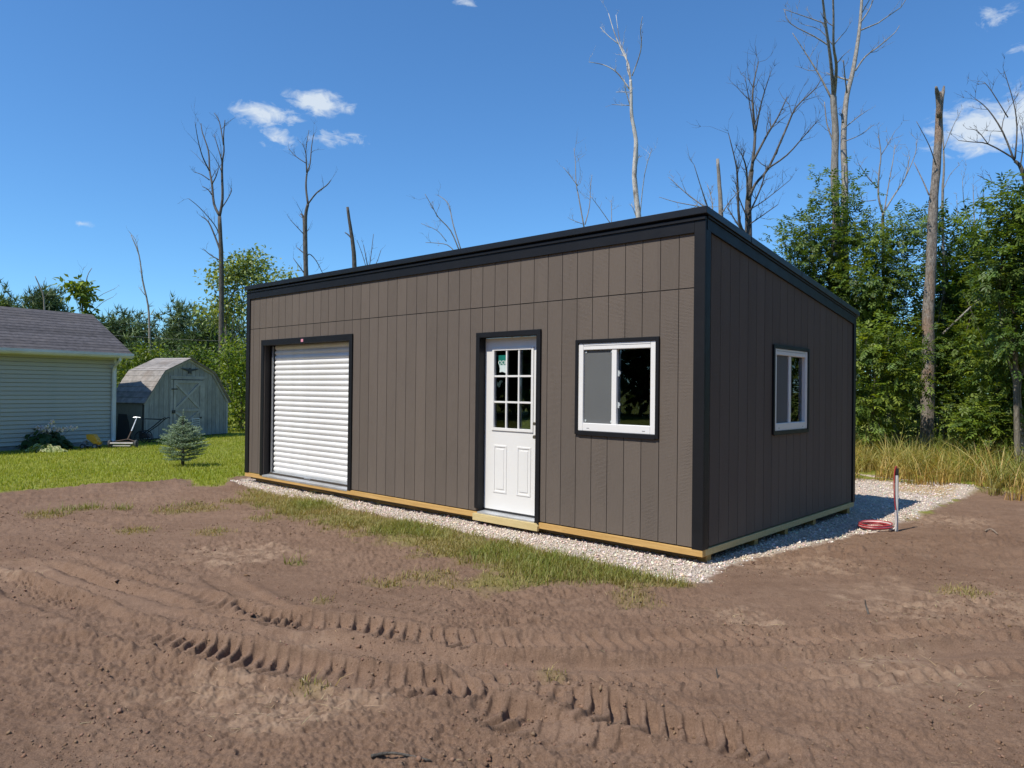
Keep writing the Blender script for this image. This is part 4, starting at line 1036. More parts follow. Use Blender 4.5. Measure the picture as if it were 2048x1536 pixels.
dead_tree('pale_dead_tree', 'tall thin pale-barked dead tree rising alone above the black roof', 26, W([(1284, 640), (1279, 470), (1273, 398), (1268.5, 353), (1271, 305), (1272, 284), (1269, 263), (1263, 228), (1262, 180), (1261, 160)], 12, 5.5),
 [W([(1261, 163), (1257, 129), (1247, 108), (1236, 84), (1227, 60), (1217, 27)], 4.5, 1.2), W([(1262, 160), (1255, 140), (1252, 112), (1240, 84), (1232, 30)], 3, 1), W([(1264, 152), (1277, 117), (1283, 90), (1281, 60), (1285, 33)], 2.4, 1.1),
  W([(1259, 178), (1241, 153), (1226, 139), (1205, 129), (1178, 124)], 3.2, 1.1), W([(1260, 210), (1251, 180), (1249, 160)], 2.4, 1.2), W([(1236, 87), (1217, 72), (1200, 54)], 2, .9), W([(1280, 431), (1289, 350), (1304, 296)], 2, .9), W([(1258, 184), (1232, 184)], 1.6, 1), W([(1260, 211), (1224, 209)], 1.6, 1), W([(1269, 356), (1273, 330), (1275, 318)], 4, 3), W([(1275, 440), (1263, 408)], 2.4, 1.2)], m_bark_birch, None, 4, .7)
dead_tree('dead_sapling', 'faint twiggy bare sapling just left of the tall pale dead tree', 30, W([(1175, 600), (1169, 458)], 5, 3.6),
 [W([(1169, 460), (1157, 392), (1152, 365), (1151, 326), (1148, 296)], 3, 1), W([(1170, 449), (1179, 413), (1181, 374), (1184, 350)], 2.2, 1), W([(1155, 371), (1139, 350), (1127, 335)], 1.8, .9), W([(1223, 450), (1199, 416), (1181, 392)], 1.8, .9), W([(1223, 450), (1223, 420), (1222, 400)], 1.6, .9), W([(1165, 448), (1140, 438)], 1.6, .9)], m_bark_grey, None, 5, .9)
dead_tree('dead_tree', 'many-stemmed bare dead tree spreading behind the high corner of the black roof', 21, W([(1500, 640), (1497, 478), (1497, 402), (1503, 340)], 17, 9),
 [W([(1503, 342), (1510, 274), (1505, 204), (1508, 164), (1517, 124)], 6.5, 1.6), W([(1505, 325), (1534, 270), (1556, 234), (1574, 194)], 5, 1.8), W([(1498, 400), (1510, 369), (1537, 336), (1570, 263), (1592, 215), (1629, 179), (1643, 157)], 6.5, 1.3),
  W([(1534, 338), (1574, 310), (1610, 270), (1636, 241)], 4, 1.2), W([(1511, 265), (1523, 204), (1541, 146)], 3.6, 1.2), W([(1495, 400), (1493, 340), (1483, 307)], 5, 2), W([(1493, 470), (1479, 445), (1475, 365), (1472, 329), (1457, 267)], 7, 1.4), W([(1508, 262), (1498, 200), (1490, 153)], 2.6, 1),
  W([(1497, 450), (1519, 435), (1556, 409)], 3, 1.4), W([(1493, 475), (1470, 440), (1455, 415)], 4, 1.6), W([(1497, 430), (1520, 380), (1535, 330)], 4, 1.4), W([(1498, 420), (1530, 400), (1580, 360)], 3, 1), W([(1496, 440), (1478, 395), (1470, 360)], 3, 1.2)], m_bark_dark, None, 10, .9)
dead_tree('broken_snag', 'stubby grey broken trunk with low bare boughs just behind the high roof corner', 20, W([(1447, 620), (1442, 435), (1439, 372), (1435, 318)], 11, 6),
 [W([(1440, 450), (1420, 424), (1406, 387), (1388, 329)], 4.5, 1.2), W([(1436, 440), (1417, 420), (1373, 387), (1337, 354)], 4, 1), W([(1432, 434), (1410, 416), (1355, 405), (1318, 394)], 3, .9), W([(1441, 430), (1462, 400), (1480, 380)], 2.6, 1), W([(1425, 424), (1424, 400), (1415, 370)], 2.6, 1.1)], m_bark_grey, None, 6, .8)
dead_tree('twin_dead_tree', 'tall twin-stemmed grey dead tree rising out of the leafy ash, top out of frame', 19.5, W([(1682, 640), (1676, 486), (1669, 365), (1671, 274), (1667, 204), (1667, 190)], 17, 11),
 [W([(1667, 200), (1665, 164), (1660, 110), (1651, 47), (1645, -5), (1638, -60)], 8, 3), W([(1668, 195), (1671, 164), (1672.5, 128), (1667, 91), (1667, 29), (1664, -60)], 7.5, 3), W([(1664, 199), (1640, 153), (1618, 117), (1585, 66)], 4.5, 1.3), W([(1660, 93), (1629, 73), (1581, 47), (1568, 18)], 3, 1), W([(1652, 48), (1610, 33), (1566, 18)], 2.4, .9), W([(1667, 285), (1654, 248), (1649, 204)], 3.2, 1.6), W([(1667, 92), (1640, 60), (1610, 50)], 2, .9),
  W([(1694, 640), (1689, 482), (1690, 365), (1687, 292), (1689, 237), (1694, 190), (1705, 146), (1714.5, 91), (1720, 47), (1724, -5), (1730, -60)], 15, 4), W([(1711, 141), (1731, 113), (1760, 91), (1789, 66), (1799, 51)], 3.6, 1), W([(1694, 186), (1689, 146), (1687, 120)], 3.2, 1.6), W([(1722, 44), (1738, 20), (1750, -10)], 3, 1.4), W([(1690, 255), (1716, 234), (1735, 221)], 2.2, 1), W([(1689, 283), (1720, 270), (1744, 252)], 2, .9), W([(1686, 245), (1684, 228)], 5, 5)], m_bark_grey, None, 4, .8)
dead_tree('bare_sapling', 'leafless forked sapling between the twin dead tree and the tall broken snag', 19, W([(1768, 700), (1766, 471), (1766, 427)], 7, 5),
 [W([(1766, 427), (1757, 394), (1758, 347), (1762, 310), (1757, 270)], 4.4, 1.4), W([(1766, 427), (1786, 394), (1811, 354), (1819, 314)], 4, 1.3), W([(1756, 376), (1735, 354), (1716, 325)], 2.4, 1), W([(1768, 426), (1778, 365), (1786, 321), (1790, 290)], 2.6, 1), W([(1812, 352), (1830, 310), (1834, 280)], 2, .9), W([(1761, 312), (1775, 290), (1790, 262)], 2, .9), W([(1752, 400), (1725, 402), (1705, 390)], 1.8, .9)], m_bark_grey, None, 5, .8)
snag = dead_tree('tall_snag', 'tall weathered broken-top dead trunk with peeling bark at the edge of the wood', 16.8, W([(1853, 905), (1855, 800), (1857, 700), (1857, 620), (1863, 510), (1866, 420), (1872, 345), (1877, 270), (1879, 215)], 26, 12.5),
 [[(1879, 235, 10), (1876, 195, 9), (1874, 184, 8), (1872, 173, 4)], [(1879, 235, 10), (1883, 197, 9), (1886, 185, 7), (1888, 172, 3)], [(1879, 220, 9), (1880, 196, 8), (1880, 183, 4)], W([(1858, 390), (1845, 360), (1828, 325)], 3, 1.2), W([(1872, 330), (1858, 290), (1833, 243)], 2.4, 1)], m_bark_snag, None, 0, .5)
dead_tree('dead_sapling', 'thin crooked bare stem close behind the tall broken snag', 18, W([(1890, 700), (1885, 413), (1888, 329), (1884, 234)], 6, 2), [W([(1886, 380), (1900, 350), (1918, 330)], 1.6, .8), W([(1887, 300), (1905, 255), (1920, 225)], 1.8, .8)], m_bark_grey, None, 3, .6)
dead_tree('dead_tree', 'bare spreading dead tree against the white cloud at the wood edge', 17.5, W([(2075, 700), (2060, 430), (2045, 343), (2030, 322)], 11, 6),
 [W([(2030, 324), (2023, 314), (1976, 288), (1945, 284), (1917, 281)], 4, 1.1), W([(2028, 320), (2005, 263), (1976, 219), (1950, 197)], 4, 1.2), W([(2030, 318), (2034, 256), (2027, 204), (2008, 142)], 3.4, 1.1), W([(2016, 235), (1983, 182), (1968, 164)], 2.2, 1), W([(2040, 335), (2046, 290), (2040, 250)], 3, 1.2), W([(1976, 288), (1955, 262), (1935, 258)], 2, .9), W([(2044, 375), (2000, 372), (1955, 350)], 2.4, 1), W([(2003, 262), (2010, 230), (2036, 190)], 2, .9)], m_bark_dark, None, 5, .8)
dead_tree('dead_sapling', 'faint cluster of straight bare twigs beyond the snag among leafy tops', 24, W([(1955, 600), (1951, 470)], 6, 4), [W([(1951, 470), (1948, 420), (1946, 370)], 2.6, 1), W([(1951, 470), (1930, 420), (1925, 362)], 2.2, .9), W([(1951, 470), (1965, 410), (1966, 372)], 2.2, .9), W([(1951, 475), (1918, 440), (1914, 400)], 2, .9)], m_bark_grey, None, 6, .8)
dead_tree('dead_sapling', 'thin crooked bare pole behind the pines near the garage roof', 38, W([(300, 745), (299, 660), (296, 610), (285, 560), (278, 510), (262, 470)], 5, 1.6), [W([(284, 556), (282, 530)], 1.6, 1), W([(290, 590), (278, 575)], 1.5, .9), W([(277, 505), (271, 480), (258, 463)], 1.4, .8)], m_bark_grey, None, 3, .8)
dead_tree('dead_sapling', 'small bare crooked treetop showing over the garage roof', 40, W([(92, 700), (88, 600), (80, 575), (70, 552)], 4, 1.6), [W([(83, 582), (90, 560)], 1.5, .8), W([(88, 596), (104, 578)], 1.4, .8)], m_bark_grey, None, 3, .8)
trk = dead_tree('slim_tree', 'slim tan-barked trunk at the edge of the tall grass near the gravel heap', 14.3, W([(2050, 985), (2044, 930), (2040, 860), (2035, 780), (2032, 720), (2030, 640), (2026, 560), (2028, 480)], 17, 4), [W([(2034, 760), (2020, 720), (2008, 690)], 3, 1.2), W([(2043, 880), (2050, 850), (2060, 820)], 4, 2)], m_bark_tan, None, 1, .5)

PAL_ASH = [(.110, .175, .030), (.145, .215, .038), (.075, .135, .026), (.20, .265, .055), (.12, .19, .05)]
PAL_YEL = [(.19, .26, .03), (.25, .315, .045), (.14, .21, .03)]
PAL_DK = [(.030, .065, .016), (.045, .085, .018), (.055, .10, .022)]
PAL_PINE = [(.11, .17, .075), (.14, .20, .09), (.08, .125, .055), (.16, .22, .08)]
PAL_PALE = [(.27, .34, .12), (.21, .28, .09), (.32, .38, .14)]
def leafy(name, label, Y, trunk, blobs, style, nc, per, pal_, size, spread=.22, group=None, m=None, bark=None, nl=7):
    b = at(trunk[0][0], trunk[0][1], Y); off = np.array([b.x, b.y, 0.0])
    root = empty(name, (b.x, b.y, 0)); tag(root, label, 'tree' if 'bush' not in name else 'bush', group)
    path, rad = limb_path(trunk, Y, rnd.uniform(-.2, .2))
    if path[0].z > .02: path = [Vector((b.x, b.y, -.05))]+path; rad = [rad[0]*1.15]+rad
    ov = Vector(off); path = [p-ov for p in path]
    mb = MB(); mb.tube(path, rad, 7, True, .05); mb.build('trunk', bark or m_bark_live, root, smooth=True)
    B = px_blobs(blobs, Y); V, T, C = foliage(style, B, nc, per, pal_, size, spread)
    tri_mesh('crown', V-off, T, m or m_leaf, C, root)
    for k in range(nl):                                     # boughs from the stem out into the crown
        c, r = B[rnd.randrange(len(B))]; q = Vector(c)+Vector((rnd.uniform(-.7, .7)*r[0], rnd.uniform(-.7, .7)*r[1], rnd.uniform(-.4, .8)*r[2]))-ov
        i = rnd.randint(len(path)//4, len(path)-1); p = path[i]
        if q.z < p.z: q.z = p.z+abs(q.z-p.z)*.5
        mid = p.lerp(q, .5)+Vector((rnd.gauss(0, .12), rnd.gauss(0, .12), -.12)); r0 = max(rad[i]*.5, .008)
        pts = smooth_path([p, mid, q], 3); rr = [r0*(1-.8*j/(len(pts)-1)) for j in range(len(pts))]
        mb = MB(); mb.tube(pts, rr, 5, False); twigs(mb, pts, rr, 3, .5, 1); mb.build('bough', bark or m_bark_live, root, smooth=True)
    return root
GA = 'leafy young ash trees along the edge of the wood'
leafy('ash_tree', 'bushy bright green ash wrapped round the foot of the twin dead tree', 18.6, W([(1655, 800), (1662, 560), (1668, 430)], 12, 5), [(1668, 415, 50, 62), (1630, 500, 62, 75), (1715, 470, 48, 62), (1660, 590, 95, 75), (1590, 480, 30, 40), (1575, 540, 26, 40)], 'ash', 435, 6, PAL_ASH, .105, .2, GA)
leafy('ash_tree', 'leafy ash with sky showing through its thin top beside the bare forked sapling', 17.6, W([(1792, 850), (1786, 700), (1780, 560)], 9, 4), [(1745, 560, 55, 60), (1800, 545, 55, 50), (1770, 480, 50, 36), (1822, 455, 38, 42), (1760, 650, 70, 70), (1840, 660, 50, 60)], 'ash', 362, 6, PAL_ASH, .10, .2, GA)
leafy('ash_tree', 'ash with large drooping leaves directly behind the tall broken snag', 18.2, W([(1905, 850), (1898, 700), (1893, 500)], 9, 4), [(1893, 470, 26, 62), (1905, 560, 46, 60), (1890, 640, 50, 55), (1930, 650, 60, 60)], 'ash', 275, 6, PAL_ASH, .125, .2, GA)
leafy('ash_tree', 'pale green ash between the snag and the dense dark tree by the slim trunk', 18.8, W([(1958, 850), (1955, 700), (1950, 520)], 8, 4), [(1945, 540, 55, 62), (1990, 600, 50, 60), (1930, 660, 66, 66), (1965, 480, 34, 40)], 'ash', 333, 6, PAL_PALE[:1]+PAL_ASH+PAL_YEL, .105, .2, GA)
leafy('ash_tree', 'dense dark green ash towering over the slim tan trunk', 13.9, W([(2035, 900), (2030, 700), (2028, 500)], 12, 6), [(2030, 430, 60, 66), (2050, 520, 80, 80), (2060, 640, 80, 80), (2000, 560, 36, 60), (2110, 480, 80, 110)], 'ash', 478, 6, PAL_ASH, .105, .2, GA)
leafy('ash_tree', 'low ash sapling with layered sprays just right of the brown shed', 15.8, W([(1742, 900), (1748, 780), (1752, 700)], 6, 3), [(1745, 790, 46, 100), (1735, 690, 42, 46), (1790, 730, 55, 60), (1725, 870, 26, 40)], 'ash', 246, 6, PAL_YEL+PAL_ASH, .095, .18, GA, nl=9)
leafy('ash_tree', 'spreading yellow-green ash sapling in front of the snag roots', 17.2, W([(1905, 900), (1900, 800), (1895, 740)], 6, 3), [(1810, 790, 46, 60), (1900, 760, 55, 60), (1950, 790, 66, 66), (1905, 690, 60, 46), (1830, 700, 40, 46)], 'ash', 348, 6, PAL_YEL+PAL_ASH, .095, .2, GA, nl=9)
leafy('ash_tree', 'low sapling with fern-like sprays beside the slim tan trunk', 14.8, W([(1985, 930), (1982, 850), (1980, 790)], 6, 3), [(1970, 850, 52, 60), (2010, 800, 40, 60), (2000, 720, 46, 50), (2070, 800, 50, 90)], 'ash', 275, 6, PAL_YEL+PAL_ASH, .095, .18, GA, nl=9)
leafy('ash_tree', 'leafy ash seen just over the back edge of the black roof', 19.5, W([(1600, 800), (1605, 650)], 9, 5), [(1600, 600, 60, 60), (1680, 660, 60, 60), (1730, 620, 50, 60)], 'ash', 290, 6, PAL_ASH, .10, .2, GA)
# more of the wood carrying on to the right of the picture (seen mirrored in the side window)
for i, (px, Y, h) in enumerate(((2200, 15.0, 330), (2330, 14.0, 360), (2480, 13.4, 400), (2650, 12.8, 420))):
    leafy('ash_tree', ('tall leafy ash a little way along the wood edge past the slim trunk', 'broad ash standing second past the slim trunk', 'broad ash standing third past the slim trunk', 'last ash at the end of the wood edge')[i], Y, W([(px, 900), (px, 640)], 12, 5), [(px, 480, 90, 110), (px-30, 640, 100, 110), (px+20, 800, 110, 110)], 'ash', 200, 5, PAL_ASH, .11, .22, GA, nl=3)
# shaded thicket behind: nobody could count it
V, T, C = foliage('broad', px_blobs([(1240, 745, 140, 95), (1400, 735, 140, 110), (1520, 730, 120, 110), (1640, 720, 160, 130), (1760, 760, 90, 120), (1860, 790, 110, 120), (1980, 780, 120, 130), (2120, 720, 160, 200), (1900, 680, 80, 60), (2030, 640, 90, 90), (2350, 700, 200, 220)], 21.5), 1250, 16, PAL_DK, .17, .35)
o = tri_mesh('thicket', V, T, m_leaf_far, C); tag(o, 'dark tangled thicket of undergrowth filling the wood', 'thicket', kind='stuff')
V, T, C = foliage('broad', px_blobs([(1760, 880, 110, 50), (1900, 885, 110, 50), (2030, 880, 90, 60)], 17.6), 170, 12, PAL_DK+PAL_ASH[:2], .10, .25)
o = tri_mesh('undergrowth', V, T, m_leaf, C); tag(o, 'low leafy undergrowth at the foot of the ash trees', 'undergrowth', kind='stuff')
mb = MB()
for k in range(70):
    p = at(rnd.uniform(1700, 2150), 800, rnd.uniform(16.5, 22)); h = rnd.uniform(2.0, 4.5)
    mb.tube([(p.x, p.y, -.05), (p.x+rnd.gauss(0, .15), p.y, h*.5), (p.x+rnd.gauss(0, .3), p.y, h)], [rnd.uniform(.012, .03), .014, .006], 5, False)
o = mb.build('thicket_stem', m_bark_live); tag(o, 'thin grey stems crowded in the shade of the wood', 'stems', kind='stuff')
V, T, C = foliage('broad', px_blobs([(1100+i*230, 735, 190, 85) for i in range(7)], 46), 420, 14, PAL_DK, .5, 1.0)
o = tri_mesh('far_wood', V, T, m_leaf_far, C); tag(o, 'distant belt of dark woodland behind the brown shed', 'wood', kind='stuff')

# unseen tree belts added to block sky light and darken the glass reflections
def belt(az0, az1, r, h, n, size, seed):
    bl = []
    for k in range(n):
        a = R(az0+(az1-az0)*(k+.5)/n); rr = r*(1+.12*math.sin(k*2.3+seed)); w = r*R(abs(az1-az0))/n*.75
        for zz, f in ((.28, 1.0), (.62, .85), (.88, .5)): bl.append(((rr*math.sin(a), rr*math.cos(a), h*zz*(1+.12*math.sin(k*1.7))), (w*f, 1.6, h*.24)))
    return bl
V, T, C = foliage('broad', belt(52, 150, 13.0, 13, 12, 0, 1), 1000, 18, PAL_DK+PAL_ASH[:1], .30, .5)  # wood out of view, made close and tall to shade the side wall
o = tri_mesh('shading_wood_edge', V, T, m_leaf_far, C); tag(o, 'unseen leafy wood past the ash trees, set close and tall to block sky light', 'wood', kind='stuff')
V, T, C = foliage('broad', belt(-50, -150, 40, 12, 14, 0, 2), 1700, 14, PAL_DK, 1.0, 1.0)  # added out of view so the front glass reflects dark foliage
o = tri_mesh('reflection_belt', V, T, m_leaf_far, C); tag(o, 'unseen far belt of trees added on the garage side to darken the glass reflections', 'wood', kind='stuff')
V, T, C = foliage('broad', belt(152, 215, 26, 14, 8, 0, 3), 900, 14, PAL_DK, .8, .9)  # added behind the camera to cut sky light on the side wall
o = tri_mesh('sky_block_wood', V, T, m_leaf_far, C); tag(o, 'unseen trees added behind the viewpoint to block low sky light', 'wood', kind='stuff')
# ---- left background
GP = 'evergreens in a row behind the garage and the barn shed'
def cone(px, top, bot, w):
    return [(px, top+(bot-top)*t, w*(.18+.82*t), (bot-top)*.17) for t in (.12, .3, .5, .7, .88)]
leafy('pine_tree', 'pointed dark pine rising straight behind the grey barn shed roof', 41, W([(357, 800), (357, 640)], 8, 3), cone(357, 616, 800, 50), 'pine', 300, 9, PAL_PINE, .42, .35, GP, m_needle)
leafy('pine_tree', 'broad dark pine next to the garage roof edge', 43, W([(232, 800), (232, 660)], 8, 3), [(232, 665, 40, 30), (225, 710, 50, 40), (245, 760, 60, 50)], 'pine', 260, 9, PAL_PINE[:3], .42, .4, GP, m_needle)
leafy('pine_tree', 'loose greyish pine between the broad pine and the pointed pine', 42, W([(290, 800), (290, 660)], 7, 3), cone(290, 640, 800, 50), 'pine', 240, 8, PAL_PINE, .40, .4, GP, m_needle)
leafy('pine_tree', 'dark rounded evergreen beside the dead tree behind the barn shed', 40, W([(425, 800), (425, 660)], 7, 3), [(420, 665, 34, 36), (415, 720, 46, 50), (460, 690, 34, 50)], 'pine', 240, 9, PAL_PINE[:3], .40, .35, GP, m_needle)
leafy('pine_tree', 'round greyish evergreen showing over the middle of the garage roof', 44, W([(86, 760), (86, 640)], 7, 3), [(86, 612, 28, 26), (86, 650, 40, 36)], 'pine', 170, 9, PAL_PINE, .42, .35, GP, m_needle)
leafy('pine_tree', 'evergreen poking over the near end of the garage roof', 44, W([(2, 760), (2, 640)], 7, 3), [(2, 610, 22, 24), (-10, 650, 45, 40)], 'pine', 150, 9, PAL_PINE+PAL_YEL, .40, .35, GP, m_needle)
leafy('maple_sapling', 'small broad-leaved sapling standing clear above the garage ridge', 26.5, W([(168, 800), (166, 660), (164, 575)], 5, 2), [(160, 580, 22, 20), (170, 612, 18, 18), (163, 650, 18, 22), (180, 640, 8, 14), (142, 572, 10, 8)], 'broad', 60, 8, PAL_YEL+PAL_ASH[:2], .22, .16, None, m_leaf, None, 6)
dead_tree('dead_sapling', 'few thin bare twigs arching beside the broad-leaved sapling over the garage', 26.8, W([(172, 700), (170, 600), (174, 555), (184, 536)], 3, 1), [W([(176, 625), (195, 595), (230, 577)], 1.4, .7), W([(178, 630), (205, 605), (226, 594)], 1.2, .7)], m_bark_grey, None, 2, .4)
leafy('locust_tree', 'airy pale green tree with open crown left of the black roof', 34, W([(455, 800), (452, 640), (470, 580)], 6, 3), [(505, 535, 40, 30), (470, 545, 40, 26), (520, 575, 30, 26), (450, 565, 36, 20), (440, 620, 40, 26), (475, 610, 34, 30)], 'broad', 380, 10, PAL_PALE, .19, .3, None, m_leaf_far, m_bark_grey, 16)
leafy('locust_tree', 'small tuft of pale green treetop peeping over the low end of the black roof', 33, W([(570, 760), (570, 600)], 5, 2), [(572, 550, 18, 14), (566, 580, 26, 24)], 'broad', 50, 9, PAL_PALE, .17, .25, None, m_leaf_far, m_bark_grey, 3)
leafy('bush', 'sunlit yellow-green bush draped over the back of the barn shed', 24.6, W([(262, 850), (262, 780)], 5, 3), [(240, 775, 30, 60), (275, 735, 46, 34), (300, 715, 30, 22), (238, 840, 26, 40)], 'broad', 260, 12, PAL_YEL+PAL_ASH, .11, .2, None)
leafy('bush', 'bright green bush between the barn shed and the brown shed', 26.0, W([(482, 860), (482, 760)], 6, 3), [(478, 825, 42, 46), (492, 770, 44, 60), (470, 720, 38, 46)], 'broad', 320, 12, PAL_YEL+[(.15, .24, .03)], .12, .2, None)
leafy('bush', 'tall olive green bush close behind the barn shed roof', 27.5, W([(415, 850), (415, 760)], 6, 3), [(400, 740, 60, 46), (450, 735, 40, 60), (350, 735, 60, 40)], 'broad', 320, 12, PAL_ASH+PAL_DK, .13, .25, None)
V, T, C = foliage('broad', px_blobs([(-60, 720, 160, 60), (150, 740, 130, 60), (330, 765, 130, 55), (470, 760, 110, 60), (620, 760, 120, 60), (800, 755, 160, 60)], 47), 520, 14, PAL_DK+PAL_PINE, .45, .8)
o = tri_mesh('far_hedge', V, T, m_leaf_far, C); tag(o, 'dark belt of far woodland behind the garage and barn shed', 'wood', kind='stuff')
# pair of overhead cables
for y0, y1, l in ((664, 676, 'thin upper overhead cable running past the pines'), (692, 682, 'thin lower overhead cable running past the pines')):
    mb = MB(); a, b = at(150, y0, 37), at(900, y1, 37); pts = [a.lerp(b, t/12)-Vector((0, 0, .35*4*(t/12)*(1-t/12))) for t in range(13)]; mb.tube(pts, .004, 5)
    tag(mb.build('overhead_cable', m_toygrey), l, 'cable')

# ================================================================== small blue spruce on the lawn
sp_b = gnd(365, 934); spruce = empty('spruce_tree', (sp_b.x, sp_b.y, gz1(sp_b.x, sp_b.y))); tag(spruce, 'small bushy blue-green spruce planted on the lawn', 'tree')
mb = MB(); mb.tube([(0, 0, -.03), (.005, 0, .2), (0, 0, .6), (.0, 0, 1.02)], [.035, .03, .018, .006], 8); mb.build('trunk', m_bark_dark, spruce, smooth=True)
P0, D0, TT = [], [], []
def shoot(p, d, L, tip):
    n = max(3, int(L/.0085))
    for i in range(n):
        t = i/(n-1); q = p+d*(L*t)-Vector((0, 0, .0))
        for _ in range(3): P0.append(q); D0.append(d); TT.append(tip*t)
mbb = MB()
for lv in range(15):
    z = .17+.83*(lv/14)**.92; t = (z-.17)/.83
    Rm = float(np.interp(z, [.15, .29, .42, .64, .84, 1.0], [.30, .47, .50, .36, .17, .05]))
    for k in range(9 if lv < 11 else 6):
        a = 6.283*(k/9.0)+lv*1.1+rnd.uniform(-.25, .25); up = .12+.5*t+rnd.uniform(-.1, .1)
        d = Vector((math.cos(a), math.sin(a), up)).normalized(); L = Rm*rnd.uniform(.8, 1.1); p = Vector((0, 0, z-.05))
        mbb.tube([p, p+d*L], [.006, .002], 4, False); shoot(p+d*L*.25, d, L*.75, 1)
        for j in range(6):
            q = p+d*L*(.3+.11*j); s = 1 if j % 2 else -1
            d2 = (d+Vector((-math.sin(a)*s, math.cos(a)*s, .1+rnd.uniform(-.15, .25)))*.85).normalized(); shoot(q, d2, L*(.42-.045*j)*rnd.uniform(.8, 1.2), 1)
shoot(Vector((0, 0, .95)), Vector((0.02, 0, 1)), .17, 1)
mbb.build('bough', m_bark_dark, spruce)
P0 = np.array(P0); D0 = np.array(D0); TT = np.array(TT)
dd = nrm(D0*.75+nrm(rng.normal(size=P0.shape))*.95)
cc = np.array([.12, .18, .105])*(1-TT[:, None])+np.array([.36, .47, .32])*TT[:, None]; cc = cc*(1+rng.normal(0, .15, (len(cc), 1)))
V, T, C = needles(P0, dd, rng.uniform(.022, .036, len(P0)), np.full(len(P0), .0032), cc); tri_mesh('crown', V, T, m_needle, C, spruce)

# ================================================================== hostas by the garage wall
def hosta(name, label, p, rx, ry, h, n, pal_, edge, ls):
    root = empty(name, (p.x, p.y, 0), 0); tag(root, label, 'plant')
    a = rng.uniform(0, 6.28, n); r = np.sqrt(rng.random(n)); P = np.stack([np.cos(a)*r*rx, np.sin(a)*r*ry, h*(1-.75*r**2)*rng.uniform(.55, 1.05, n)], 1)
    D = nrm(np.stack([np.cos(a), np.sin(a), -.55-.3*r], 1)+rng.normal(size=(n, 3))*.3); N = nrm(np.array([[0, 0, 1.0]])+rng.normal(size=(n, 3))*.25)
    L = ls*rng.uniform(.7, 1.2, n); S = nrm(np.cross(D, N)); N2 = np.cross(S, D); rows = []; cols = []
    c = pal(n, pal_, .15); e = pal(n, edge, .12)
    for t, w, dz in ((0, .03, 0), (.25, .42, .05), (.55, .46, .03), (.82, .24, -.06), (1, .0, -.16)):
        q = P+D*(L*t)[:, None]+N2*(L*dz)[:, None]
        rows += [q-S*(L*w)[:, None], q-N2*(L*.04)[:, None], q+S*(L*w)[:, None]]; cols += [e, c, e]
    V = np.stack(rows, 1).reshape(-1, 3); C = np.stack(cols, 1).reshape(-1, 3); F_ = []
    for i in range(4):
        for j in range(2): F_ += [(3*i+j, 3*i+j+1, 3*i+j+4), (3*i+j, 3*i+j+4, 3*i+j+3)]
    T = (np.array(F_)[None]+15*np.arange(n)[:, None, None]).reshape(-1, 3)
    tri_mesh('foliage', V, T, m_leaf, C, root, smooth=True)
    return root
def px_off(px, py, base): g = gnd(px, py); return g
hp = gnd(86, 899); h1 = hosta('hosta_plant', 'large dark green hosta with pale lilac flower spikes against the garage wall', hp, .64, .36, .52, 210, [(.045, .10, .03), (.07, .13, .04), (.04, .08, .027)], [(.06, .115, .035)], .17)
hq = gnd(90, 904); hosta('hosta_plant', 'low cream-variegated hosta in front of the dark green hosta', hq, .46, .2, .2, 150, [(.22, .29, .08), (.16, .23, .06)], [(.72, .74, .42), (.66, .68, .36)], .12)
for k, (px, py) in enumerate(((28, 833), (45, 853), (68, 843), (34, 861), (62, 853), (83, 851), (75, 853), (105, 838), (108, 848), (100, 858), (128, 856), (140, 853), (155, 852), (10, 860), (120, 855), (8, 890), (95, 850), (88, 856), (66, 862), (110, 853))):
    tip = at(px, py, hp.y+rnd.uniform(-.25, .2))-Vector((hp.x, hp.y, 0)); bs = Vector((tip.x*.35, tip.y*.4, .15))
    pts = smooth_path([bs, bs.lerp(tip, .6)+Vector((0, 0, .06)), tip], 3); mb = MB(); mb.tube(pts, .004, 4, False); fs = mb.build('flower_stalk', m_bark_live, h1)
    n = 26; t = rng.random(n); Pp = np.array([list(pts[-1].lerp(pts[-3], q)) for q in t])+rng.normal(0, .012, (n, 3))
    D = nrm(rng.normal(size=(n, 3))*.7+np.array([0, 0, -.6])); V, T, C = leaf_quads(Pp, D, nrm(rng.normal(size=(n, 3))), rng.uniform(.05, .075, n), rng.uniform(.03, .045, n), pal(n, [(.92, .84, .90), (.95, .90, .93), (.86, .70, .82)], .06))
    tri_mesh('blossom', V, T, m_flower, C, fs)

# ================================================================== yard things by the garage corner
def wheel(mb, c, ax, r, w): return mb.tube([Vector(c)-Vector(ax)*w/2, Vector(c)-Vector(ax)*w*.4, Vector(c)+Vector(ax)*w*.4, Vector(c)+Vector(ax)*w/2], [r*.86, r, r, r*.86], 18)
g = gnd(184, 897); toy = empty('toy_dump_truck', (g.x, g.y, gz1(g.x, g.y)), R(8)); toy.scale = (1.2, 1.2, 1.2); tag(toy, 'faded yellow toy dump truck with tipped bed beside the garage wall', 'toy truck')
MB().box(-.20, .16, -.06, .06, .055, .085).build('chassis', m_toygrey, toy, bevel=.006)
mb = MB(); mb.prism([(-.09, .30), (-.03, .315), (.06, .30), (.13, .20), (.15, .115), (.06, .10), (-.03, .185), (-.075, .21)], 1, -.09, .09); mb.build('dump_bed', m_toy, toy, bevel=.008)
mb = MB(); mb.prism([(.10, .085), (.17, .085), (.18, .14), (.13, .17), (.10, .15)], 1, -.07, .07); mb.build('tail_guard', m_toy, toy, bevel=.006)
mb = MB(); mb.prism([(-.21, .0855), (-.10, .0855), (-.10, .17), (-.14, .18), (-.21, .12)], 1, -.055, .055); mb.build('cab', m_toygrey, toy, bevel=.008)
